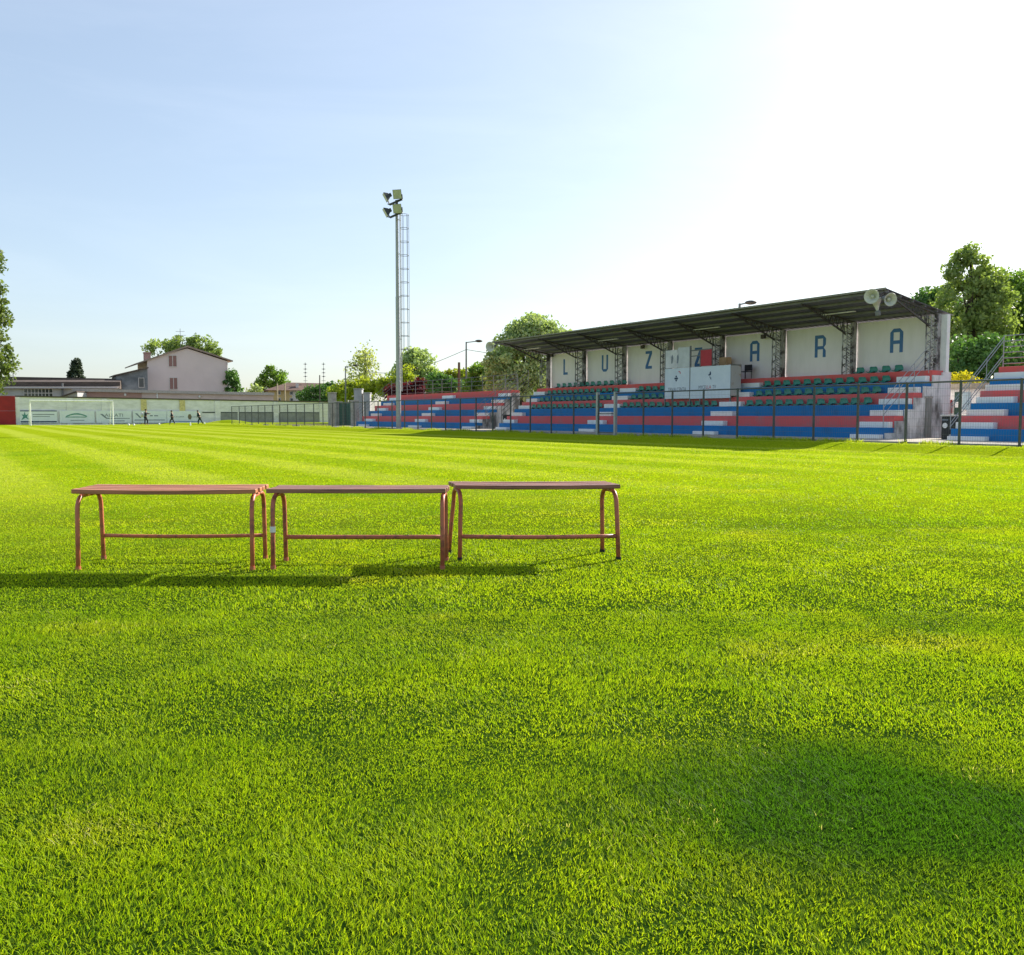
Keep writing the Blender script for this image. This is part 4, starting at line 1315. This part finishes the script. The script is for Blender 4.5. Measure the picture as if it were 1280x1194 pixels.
# low pink building in front
B = Bld(112, 17, 95)
lo2 = thing('long_building', 'long low pink building with flat pale roof edge behind the far wall', 'building', B.w(B.x(225), 4, 0))
def ptop(px): return B.z(487.0 + (px - 95) * 5.0 / 250)
mb = MB()
pl = [(B.x(95), -0.1), (B.x(179), -0.1), (B.x(179), ptop(179) - 0.25), (B.x(95), ptop(95) - 0.25)]
mb.prism(pl, lambda a, z: B.w(a, 0, z), lambda a, z: B.w(a, 5, z)); mb.build('wall', pinkdark, lo2)
mb = MB()
pl = [(B.x(179) + .003, -0.1), (B.x(343), -0.1), (B.x(343), ptop(343) - 0.25), (B.x(179) + .003, ptop(179) - 0.25)]
mb.prism(pl, lambda a, z: B.w(a, 0.05, z), lambda a, z: B.w(a, 5, z)); mb.build('wall', mat('pink_wall_pale', (0.66, 0.52, 0.49), 0.9, scale=0.5, c2=(0.57, 0.44, 0.415)), lo2)
mb = MB()
pl = [(B.x(93), ptop(93) - 0.245), (B.x(344), ptop(344) - 0.245), (B.x(344), ptop(344) + 0.1), (B.x(93), ptop(93) + 0.1)]
mb.prism(pl, lambda a, z: B.w(a, -0.35, z), lambda a, z: B.w(a, 5.3, z)); mb.build('roof_edge', mat('roof_edge_grey', (0.45, 0.40, 0.37), 0.8), lo2)
mb = MB(); mb.tube([B.w(B.x(198.5), -0.15, ptop(198) - 0.2), B.w(B.x(198.5), -0.15, 0.3)], 0.09, 8); mb.build('downpipe', mat('pipe_white', (0.75, 0.72, 0.68), 0.6), lo2)
for px, py in ((158.5, 493.5), (251, 496)):
    q = B.w(B.x(px), -0.06, B.z(py)); mb = MB(); mb.sphere(q, 0.16, 10, 8, (1, 1, 1.2)); mb.build('wall_lamp', mat('pipe_white', (0.75, 0.72, 0.68), 0.6), lo2, smooth=True)
# small tiled shed roof in front of long shed
B = Bld(110)
sh = thing('lean_to', 'small slope-roofed pale annex squeezed between the shed and the pink building', 'outbuilding', B.w(B.x(90), 1, 0))
mb = MB(); mb.prism([(B.x(82), -.1), (B.x(99), -.1), (B.x(99), B.z(489)), (B.x(82), B.z(495))], lambda a, z: B.w(a, 0, z), lambda a, z: B.w(a, 3, z)); mb.build('wall', greyw, sh)
mb = MB(); mb.prism([(B.x(79), B.z(497)), (B.x(100), B.z(490)), (B.x(100), B.z(488.7)), (B.x(79), B.z(495.6))], lambda a, z: B.w(a, -0.4, z), lambda a, z: B.w(a, 3.2, z)); mb.build('roof', roof_brown, sh)
# yellow house with tiled hipped roof
B = Bld(138, 15, 340)
yh = thing('house', 'yellow house with a long brown tiled roof behind the round bush', 'house', B.w(B.x(390), 5, 0))
mb = MB(); B.box(mb, B.x(336), B.x(366), 0, 8, -0.1, B.z(487)); mb.build('wall', mat('yellow_plaster', (0.62, 0.47, 0.22), 0.9, scale=0.5, c2=(0.55, 0.41, 0.19)), yh)
mb = MB(); B.box(mb, B.x(366) + 0.01, B.x(436), 0.0, 8, -0.1, B.z(487.5)); mb.build('wall', mat('cream_plaster', (0.60, 0.57, 0.52), 0.9), yh)
mb = MB()
vs = [B.w(B.x(331), -0.8, B.z(488)), B.w(B.x(440), -0.8, B.z(488.4)), B.w(B.x(440), 9, B.z(488)), B.w(B.x(331), 9, B.z(488)), B.w(B.x(362), 4, B.z(477)), B.w(B.x(420), 4, B.z(478.4))]
mb.add(vs, [(0, 1, 5, 4), (1, 2, 5), (2, 3, 4, 5), (3, 0, 4), (3, 2, 1, 0)]); yr = mb.build('roof', mat('tile_brown', (0.17, 0.105, 0.08), 0.85, scale=2, c2=(0.11, 0.07, 0.055)), yh)
for (px, py) in ((373, 481), (429, 483)):
    mb = MB(); B.box(mb, B.x(px - 1.8), B.x(px + 1.8), 1.0, 1.9, B.z(py + 4), B.z(py - 2)); mb.build('chimney', trim, yr)
for (px, py) in ((350, 491), (350, 500), (365.5, 491.5), (365.5, 500)):
    B.window(yh, px - 1.6, px + 1.6, py - 1.9, py + 1.9, trim, glass, 1, 1, name='window')
for (px) in (348, 357.5):
    q = Bld(118); tag(MB().tube([q.w(q.x(px), 0, 0), q.w(q.x(px), 0, q.z(479.5))], 0.09, 6).build('utility_pole', mat('pale_pole', (0.45, 0.36, 0.24), 0.8)), 'slim pale pole before the yellow wall, %s' % ('nearer the pink building' if px < 350 else 'nearer the white part of the wall'), 'pole', 'pale poles before the yellow house')

# ------------------------------------------------------------------ masts, poles, lamps
def yagi(px, ytop, label, Z=145):
    b = deep(px, 485, Z); top = deep(px, ytop, Z)
    t = thing('aerial_mast', label, 'aerial', (b.x, b.y, 0), 'aerial masts above the yellow house')
    mb = MB(); mb.tube([(b.x, b.y, 0), top], 0.032, 5); mb.build('mast', grey_steel, t)
    mb = MB()
    for dz in (0.3, 1.1, 1.7, 2.3, 3.0):
        c = top - Vector((0, 0, dz)); w = 0.32
        mb.tube([c - AR * w, c + AR * w], 0.03, 5)
        if dz < 3: mb.box((c.x - .09, c.y - .09, c.z - .09), (c.x + .09, c.y + .09, c.z + .09))
    mb.build('cross_rods', grey_steel, t)
yagi(381.5, 453, 'thin aerial mast left of the pair above the yellow house roof')
yagi(404.3, 453, 'thin aerial mast right of the pair above the yellow house roof')
def lamp_post(px, ytop, px_head, Z, label, base_y=None):
    b = deep(px, 520, Z); top = deep(px, ytop, Z); hd = deep(px_head, ytop - 1.0, Z)
    t = thing('street_lamp', label, 'street lamp', (b.x, b.y, 0), 'street lamps behind the ground')
    mb = MB(); mb.tube([(b.x, b.y, 0), top], 0.10, 8, r1=0.06); mb.build('pole', grey_steel, t)
    mb = MB(); mb.tube([top - Vector((0, 0, .05)), hd], 0.04, 6); mb.build('arm', grey_steel, t)
    d = (hd - top).normalized()
    mb = MB(); mb.sphere(hd + d * 0.1, 0.24, 12, 8, (1.3, 1.3, 0.45)); mb.build('lamp_head', dark_steel, t, smooth=True)
lamp_post(431.8, 458, 443, 95, 'grey street lamp with short arm beside the bare-looking tree')
lamp_post(582.8, 427.5, 597, 72, 'tall street lamp rising behind the left open terrace')
lamp_post(924.5, 379.5, 936, 46, 'street lamp whose head shows above the grandstand roof')
# its post stub above the arm
def pole(px, ytop, Z, label, m=None, r=0.12):
    b = deep(px, 520, Z); top = deep(px, ytop, Z)
    return tag(MB().tube([(b.x, b.y, 0), top], r, 8, r1=r * 0.8).build('utility_pole', m or dark_steel), label, 'pole')
pole(573.8, 453, 66, 'short dark pole behind the left open terrace', mat('wood_pole', (0.13, 0.09, 0.06), 0.9))
pole(399.6, 469, 116, 'dark pole standing above the round dark green bush', r=0.09)
# overhead wire lamp to lamp
wa, wb_ = deep(431.8, 459, 95), deep(582.8, 437, 72)
pts = [wa.lerp(wb_, i / 16) - Vector((0, 0, 1.2 * math.sin(math.pi * i / 16))) for i in range(17)]
mb = MB(); mb.tube(pts, 0.022, 5)
wc = deep(690, 441, 60)
mb.tube([wb_.lerp(wc, i / 8) - Vector((0, 0, 0.25 * math.sin(math.pi * i / 8))) for i in range(9)], 0.02, 5)
tag(mb.build('overhead_wire', dark_steel), 'thin sagging overhead wire strung between the street lamps', 'wire')

# ------------------------------------------------------------------ gate and pillars left of the open terrace
gg = thing('double_gate', 'dark green sheet metal gate between grey pillars beyond the fence', 'gate', (26, 65, BASE))
mb = MB()
ta, tb = 63.55, 66.35
for i in range(14):
    a = ta + (tb - ta) * i / 14; b = ta + (tb - ta) * (i + 1) / 14 - 0.02
    mb.box((26.0 + 0.015 * (i % 2), a, 0.2), (26.04 + 0.015 * (i % 2), b, 1.92))
mb.build('gate_sheet', mat('gate_green', (0.015, 0.075, 0.06), 0.6, scale=2), gg)
mb = MB(); mb.box((25.97, ta, 1.93), (26.08, tb, 2.0)); mb.box((25.96, (ta + tb) / 2 - .03, .2), (25.995, (ta + tb) / 2 + .03, 1.92)); mb.build('gate_frame', fence_mat, gg)
for (t, h, w) in ((63.2, 2.05, 0.25), (66.6, 2.0, 0.20), (67.9, 2.75, 0.30)):
    mb = MB(); mb.box((25.8, t - w, 0.1), (26.3, t + w, h)); mb.box((25.76, t - w - .04, h + .002), (26.34, t + w + .04, h + .07)); mb.build('gate_pillar', concrete, gg, bevel=0.015)
for (px0, px1, yt, Z, lab) in ((443.2, 453, 487, 84, 'tall pale grey concrete block with cap behind the green gate'), (455, 463, 492, 84, 'lower pale grey concrete block beside the left open terrace')):
    a, b = deep(px0, yt, Z), deep(px1, yt, Z)
    mb = MB(); Q = Bld(Z)
    Q.box(mb, Q.x(px0), Q.x(px1), 0, 0.9, 0, Q.z(yt)); Q.box(mb, Q.x(px0) - .05, Q.x(px1) + .05, -.05, .95, Q.z(yt) + .002, Q.z(yt) + .09)
    tag(mb.build('concrete_block', mat('pale_concrete', (0.45, 0.45, 0.46), 0.9, scale=1.5, c2=(0.36, 0.36, 0.37)), bevel=0.02), lab, 'block', 'concrete blocks by the gate')
# ------------------------------------------------------------------ things between the stands
hu = thing('hut', 'low white service hut between the covered stand and the right terrace', 'hut', (32, 15, BASE))
mb = MB(); mb.box((31.0, 9.5, 0.1), (33.6, 19.4, 1.88)); mb.build('wall', white_paint, hu)
mb = MB(); mb.box((30.8, 9.3, 1.884), (33.8, 19.6, 2.08)); mb.build('roof', mat('hut_roof', (0.30, 0.27, 0.22), 0.9), hu)
def hut_part(name, px0, px1, py0, py1, m, th=0.03, z0=None):
    a, b = onX(px0, py1, 31.0), onX(px1, py0, 31.0)
    mb = MB(); mb.box((31.0 - th, b.y, z0 if z0 is not None else a.z), (30.997, a.y, b.z)); return mb.build(name, m, hu, bevel=0.004)
dr = hut_part('door', 1192.5, 1201, 490, 530, mat('door_green', (0.025, 0.07, 0.055), 0.6), z0=0.18)
a = onX(1195.8, 506, 30.96)
mb = MB(); mb.box((30.955, a.y - .06, a.z - .1), (30.965, a.y + .06, a.z + .1)); mb.build('notice', white_paint, dr)
hut_part('window', 1203, 1214, 490, 512, mat('window_blue', (0.30, 0.42, 0.50), 0.3, spec=0.6))
a, b = onX(1178.5, 517, 30.9), onX(1189, 500, 30.9)
fc = thing('hose_cabinet', 'red fire hose cabinet on the white hut wall', 'cabinet', (30.9, (a.y + b.y) / 2, a.z))
mb = MB(); mb.box((30.82, b.y, a.z), (30.995, a.y, b.z)); mb.build('cabinet_body', mat('fire_red', (0.45, 0.03, 0.035), 0.45), fc, bevel=0.01)
mb = MB(); my_ = (a.y + b.y) / 2
mb.box((30.812, my_ + 0.02, a.z + 0.08), (30.818, my_ + 0.09, a.z + 0.22)); mb.box((30.812, my_ - 0.09, a.z + 0.08), (30.818, my_ - 0.02, a.z + 0.2)); mb.build('symbol', white_paint, fc)
bi = onX(1188, 546, 27.0)
bn = thing('storage_bin', 'dark storage bin with a round white disc, in front of the white hut', 'bin', (27.0, bi.y, BASE))
y0, y1 = onX(1201, 540, 26.9).y, onX(1176.5, 540, 26.9).y
mb = MB(); mb.box((26.9, y0, BASE), (27.6, y1, 0.90)); mb.build('bin_body', mat('bin_dark', (0.03, 0.033, 0.036), 0.6), bn, bevel=0.02)
mb = MB(); mb.box((26.86, y0 - .03, 0.903), (27.64, y1 + .03, 0.95)); mb.build('lid', mat('bin_lid', (0.62, 0.60, 0.57), 0.7), bn, bevel=0.015)
dc = onX(1181, 532, 26.88)
mb = MB(); mb.lathe([(0.001, 0), (0.085, 0), (0.085, 0.01), (0.001, 0.01)], 20, Matrix.Translation((26.895, dc.y, dc.z)) @ Matrix.Rotation(R(-90), 4, 'Y')); mb.build('disc', white_paint, bn)
mb = MB(); mb.box((26.885, dc.y - 0.1, dc.z + 0.16), (26.893, dc.y + 0.1, dc.z + 0.2)); mb.build('notice', greyp, bn)
cb = onX(624, 527, 27.6)
ct = thing('storage_bin', 'black bin with small white stickers between the left terrace and the covered stand', 'bin', (27.6, cb.y, BASE))
mb = MB(); mb.box((27.5, 42.9, BASE), (28.2, 44.2, 0.95)); mb.build('bin_body', mat('bin_dark', (0.03, 0.033, 0.036), 0.6), ct, bevel=0.03)
mb = MB(); mb.box((27.47, 42.87, 0.953), (28.23, 44.23, 1.0)); mb.build('lid', black, ct, bevel=0.01)
mb = MB(); mb.box((27.49, 43.85, .45), (27.497, 44.0, .6)); mb.box((27.49, 43.9, .68), (27.497, 44.0, .78)); mb.build('sticker', white_paint, ct)

# ------------------------------------------------------------------ TREES
bark = mat('bark', (0.10, 0.075, 0.055), 0.9, scale=4, c2=(0.055, 0.042, 0.033), bump=0.4)
def leaves(centers, radii, nleaf, size, squash=0.8, up=0.3):
    """leaf cards scattered in clumps"""
    C = np.asarray(centers, np.float32); Rd = np.asarray(radii, np.float32)
    n = len(C) * nleaf
    idx = np.repeat(np.arange(len(C)), nleaf)
    g = rng.normal(size=(n, 3)); g /= np.linalg.norm(g, axis=1)[:, None] + 1e-6
    rad = rng.random(n) ** 0.5
    P = C[idx] + g * (rad * Rd[idx])[:, None] * np.array([1, 1, squash])
    a = rng.normal(size=(n, 3)); a[:, 2] -= up; a /= np.linalg.norm(a, axis=1)[:, None] + 1e-6
    b = rng.normal(size=(n, 3)); b -= a * (a * b).sum(1)[:, None]; b /= np.linalg.norm(b, axis=1)[:, None] + 1e-6
    s = size * (0.6 + 0.8 * rng.random(n))[:, None]
    q = np.stack((P - b * s * 0.33, P + a * s * 0.5, P + b * s * 0.33 + a * s * 0.1, P - a * s * 0.55), 1).astype(np.float32)
    cl = rng.random(len(C))
    rn = np.clip(0.55 * cl[idx] + 0.45 * rng.random(n), 0, 1)
    return q, rn
def leaf_object(name, q, rn, m, parent):
    n = len(q)
    me = bpy.data.meshes.new(name)
    me.vertices.add(n * 4); me.loops.add(n * 4); me.polygons.add(n)
    q = q - np.array(parent_off(parent), np.float32)
    me.vertices.foreach_set('co', q.reshape(-1).astype(np.float32))
    me.loops.foreach_set('vertex_index', np.arange(n * 4, dtype=np.int32))
    me.polygons.foreach_set('loop_start', (np.arange(n) * 4).astype(np.int32))
    me.update(calc_edges=True)
    at = me.attributes.new('rnd', 'FLOAT', 'POINT'); at.data.foreach_set('value', np.repeat(rn, 4).astype(np.float32))
    me.materials.append(m)
    o = bpy.data.objects.new(name, me); col.objects.link(o); o.parent = parent
    return o
def ell_points(c, r, n, shell=0.45):
    out = []
    while len(out) < n:
        v = Vector((random.gauss(0, 1), random.gauss(0, 1), random.gauss(0, 1))).normalized()
        k = shell + (1 - shell) * random.random() ** 0.6
        out.append(Vector((c[0] + v.x * r[0] * k, c[1] + v.y * r[1] * k, c[2] + v.z * r[2] * k)))
    return out
def tree(name, label, Z, lobes, m, nclump=60, nleaf=60, size=0.35, clump=0.9, trunk_r=0.2, cat='tree', group='trees behind the ground', base=None, depthk=1.0, part='crown', shell=0.45, trunkm=None, limbs=True, zmin=0.3):
    """lobes: (px, py, half-width px, half-height px, share) read as ellipsoids at depth Z"""
    k = Z / F
    L = []
    for (px, py, hw, hh, sh) in lobes:
        c = deep(px, py, Z); L.append((c, (hw * k, hw * k * depthk, hh * k), sh))
    tot = sum(l[2] for l in L)
    bx_ = deep(base if base is not None else lobes[0][0], 520, Z)
    loc = Vector((bx_.x, bx_.y, ground_z(bx_.x)))
    t = thing(name, label, cat, loc, group)
    C = []
    for c, r, sh in L: C += ell_points(c, r, max(int(nclump * sh / tot), 2), shell)
    C = [c for c in C if c.z > zmin]
    rad = [clump * random.uniform(0.6, 1.25) for _ in C]
    q, rn = leaves(C, rad, nleaf, size)
    kz = q[:, :, 2].min(1) > 0.05
    leaf_object(part, q[kz], rn[kz], m, t)
    mb = MB()
    topc = max(L, key=lambda l: l[0].z)
    top = topc[0] + Vector((0, 0, topc[1][2] * 0.5))
    pts = [loc + Vector((0, 0, -0.2))]
    for i in range(1, 6):
        f = i / 5
        pts.append(loc.lerp(top, f) + Vector((random.uniform(-1, 1), random.uniform(-1, 1), 0)) * trunk_r * 0.8)
    mb.tube(pts, trunk_r, 8, r1=trunk_r * 0.22)
    if limbs:
        for c in random.sample(C, min(len(C), 26)):
            h = (c.z - loc.z) * random.uniform(0.35, 0.7)
            f = min(h / max(top.z - loc.z, 0.1), 0.95)
            s = loc.lerp(top, f)
            mid = s.lerp(c, 0.5) + Vector((0, 0, (c - s).length * 0.1))
            rr = trunk_r * (0.42 - 0.25 * f)
            mb.tube([s, mid, c], [rr, rr * 0.6, rr * 0.2], 5)
    mb.build('trunk', trunkm or bark, t, smooth=True)
    return t
lf_mid = leaf_mat('leaf_mid_green', (0.091, 0.174, 0.037), (0.224, 0.347, 0.061))
lf_dark = leaf_mat('leaf_dark_green', (0.062, 0.144, 0.045), (0.158, 0.288, 0.073), trans=0.3)
lf_olive = leaf_mat('leaf_olive', (0.150, 0.224, 0.076), (0.358, 0.432, 0.150), trans=0.4)
lf_silver = leaf_mat('leaf_silver', (0.238, 0.316, 0.145), (0.501, 0.581, 0.316), trans=0.4)
lf_yellow = leaf_mat('leaf_yellow_green', (0.204, 0.272, 0.034), (0.408, 0.425, 0.060), trans=0.5)
lf_light = leaf_mat('leaf_light_green', (0.153, 0.238, 0.043), (0.323, 0.408, 0.102), trans=0.5)
lf_poplar = leaf_mat('leaf_poplar', (0.085, 0.13, 0.035), (0.21, 0.26, 0.09), trans=0.4)
lf_red = leaf_mat('leaf_copper_red', (0.06, 0.012, 0.018), (0.15, 0.025, 0.03), trans=0.35, tint=(1.4, 0.7, 0.7))
lf_bloom = leaf_mat('bloom_yellow', (0.40, 0.38, 0.02), (0.72, 0.64, 0.04), trans=0.4, tint=(1.1, 1.1, 0.5))
lf_conif = leaf_mat('needles', (0.028, 0.049, 0.028), (0.063, 0.091, 0.049), trans=0.15)
lf_sparse = leaf_mat('leaf_sparse', (0.265, 0.286, 0.122), (0.490, 0.510, 0.265), trans=0.5)

tree('poplar_tree', 'tall bright green poplar at the left edge of the picture', 100, [(-16, 335, 17, 48, 2), (-14, 400, 24, 55, 4), (-12, 455, 25, 45, 3)], lf_poplar, 170, 46, 0.38, 0.8, 0.35)
tree('conifer_tree', 'small dark conifer tip above the brown shed roof', 165, [(95, 472, 9, 10, 4), (95, 462, 6.5, 8, 3), (95, 455, 3.5, 6, 2), (87, 470, 3, 6, 1)], lf_conif, 60, 40, 0.5, 0.6, 0.2)
tree('broadleaf_tree', 'light green tree showing over the roof of the pink house', 165, [(205, 437, 22, 10, 3), (230, 432, 20, 11, 3), (252, 433, 17, 10, 3), (265, 441, 10, 8, 1), (230, 460, 45, 25, 3)], lf_olive, 110, 50, 0.5, 1.1, 0.35)
tree('conifer_tree', 'dark conifer at the right corner of the pink house', 140, [(290, 484, 9, 16, 3), (290, 472, 5, 10, 2)], lf_dark, 40, 45, 0.45, 0.8, 0.2)
tree('broadleaf_tree', 'bushy dark green tree left of the yellow house', 156, [(341, 474, 18, 13, 4), (328, 482, 10, 9, 2), (352, 482, 12, 10, 2), (338, 464, 6, 7, 1)], lf_mid, 90, 50, 0.36, 0.8, 0.2)
tree('broadleaf_tree', 'pale young tree half hidden at the end of the pink building', 150, [(318, 488, 8, 6, 1)], lf_silver, 14, 40, 0.4, 0.8, 0.12)
tree('round_bush', 'round dark green bush in front of the yellow house', 125, [(401, 496, 27, 15, 5), (412, 490, 20, 11, 3), (390, 500, 18, 10, 2)], lf_dark, 120, 60, 0.3, 0.65, 0.15, cat='bush', shell=0.6)
tree('broadleaf_tree', 'yellow-green bush between the lamp post and the concrete blocks', 98, [(440, 490, 22, 12, 3), (455, 485, 20, 10, 3), (470, 490, 14, 10, 2), (425, 492, 12, 9, 2)], lf_yellow, 80, 45, 0.32, 0.8, 0.12, cat='bush')
tree('sparse_tree', 'thin-crowned pale tree, sky showing through, left of the floodlight mast', 105, [(455, 465, 21, 23, 3), (456, 448, 11, 15, 2), (444, 478, 15, 12, 2), (470, 478, 11, 12, 1)], lf_sparse, 130, 16, 0.28, 0.9, 0.16, shell=0.25)
tree('broadleaf_tree', 'round light green tree right behind the floodlight mast', 100, [(520, 459, 24, 20, 5), (503, 470, 15, 14, 2), (536, 470, 10, 12, 2), (519, 447, 12, 9, 1)], lf_silver, 130, 55, 0.36, 0.8, 0.22)
tree('broadleaf_tree', 'yellow-leaved bush behind the floodlight mast foot', 92, [(492, 480, 17, 11, 2), (506, 474, 14, 14, 2), (480, 484, 9, 8, 1)], lf_yellow, 60, 50, 0.3, 0.7, 0.12, cat='bush')
tree('copper_shrub', 'dark red-leaved shrub above the left open terrace', 84, [(525, 488, 26, 9, 3), (498, 490, 14, 8, 2), (528, 480, 10, 6, 1)], lf_red, 80, 50, 0.26, 0.6, 0.12, cat='shrub')
tree('broadleaf_tree', 'dark bush right of the red-leaved shrub', 80, [(553, 484, 18, 14, 3), (545, 475, 10, 9, 1), (575, 488, 16, 9, 2)], lf_dark, 80, 50, 0.28, 0.6, 0.12, cat='bush')
tree('broadleaf_tree', 'pale yellow-green tree around the short dark pole', 90, [(566, 473, 13, 11, 2), (585, 476, 14, 12, 2), (556, 478, 8, 8, 1)], lf_yellow, 60, 45, 0.3, 0.7, 0.14)
tree('broadleaf_tree', 'bright-topped dark green tree left of the grandstand roof end', 70, [(612, 478, 22, 20, 4), (600, 466, 12, 11, 2), (620, 462, 12, 12, 2), (590, 486, 14, 12, 1)], lf_mid, 120, 55, 0.27, 0.6, 0.18)
tree('broad_willow', 'large silvery green tree behind the left end of the grandstand', 62, [(650, 446, 38, 36, 6), (668, 420, 30, 22, 4), (648, 428, 24, 22, 2), (690, 425, 22, 18, 2), (640, 480, 34, 20, 3), (676, 470, 20, 30, 3), (650, 495, 40, 18, 2), (622, 450, 16, 22, 2), (665, 405, 12, 9, 1)], lf_silver, 340, 70, 0.22, 0.65, 0.28)
# right-hand group
tree('broadleaf_tree', 'tallest tree behind the right terrace, its crown pointed at the top', 58, [(1213, 345, 27, 30, 3), (1210, 380, 40, 36, 5), (1200, 425, 48, 42, 5), (1236, 365, 20, 28, 2), (1240, 395, 28, 42, 4), (1211, 322, 13, 13, 1)], lf_olive, 320, 44, 0.23, 0.60, 0.3, shell=0.5)
tree('broadleaf_tree', 'wide dark tree behind the right terrace at the picture edge', 64, [(1254, 370, 28, 30, 4), (1236, 392, 30, 40, 3), (1282, 385, 36, 45, 4), (1262, 425, 42, 45, 5), (1300, 420, 40, 55, 3)], lf_mid, 330, 46, 0.24, 0.66, 0.3)
tree('broadleaf_tree', 'lower tree peeping over the near roof corner of the grandstand', 66, [(1162, 378, 16, 14, 2), (1178, 390, 20, 25, 3), (1185, 430, 30, 45, 4)], lf_dark, 150, 65, 0.25, 0.75, 0.2)
tree('broadleaf_tree', 'dark undergrowth tree filling the gap beside the right terrace', 48, [(1200, 455, 30, 30, 3), (1240, 455, 35, 35, 4), (1285, 460, 35, 35, 3)], lf_dark, 150, 65, 0.2, 0.65, 0.16)
tree('forsythia_shrub', 'bright yellow flowering shrub behind the white hut', 40.5, [(1190, 478, 9, 10, 2), (1204, 476, 10, 13, 3), (1216, 480, 8, 10, 2), (1198, 490, 14, 10, 1)], lf_bloom, 75, 26, 0.10, 0.24, 0.05, cat='shrub', group=None)
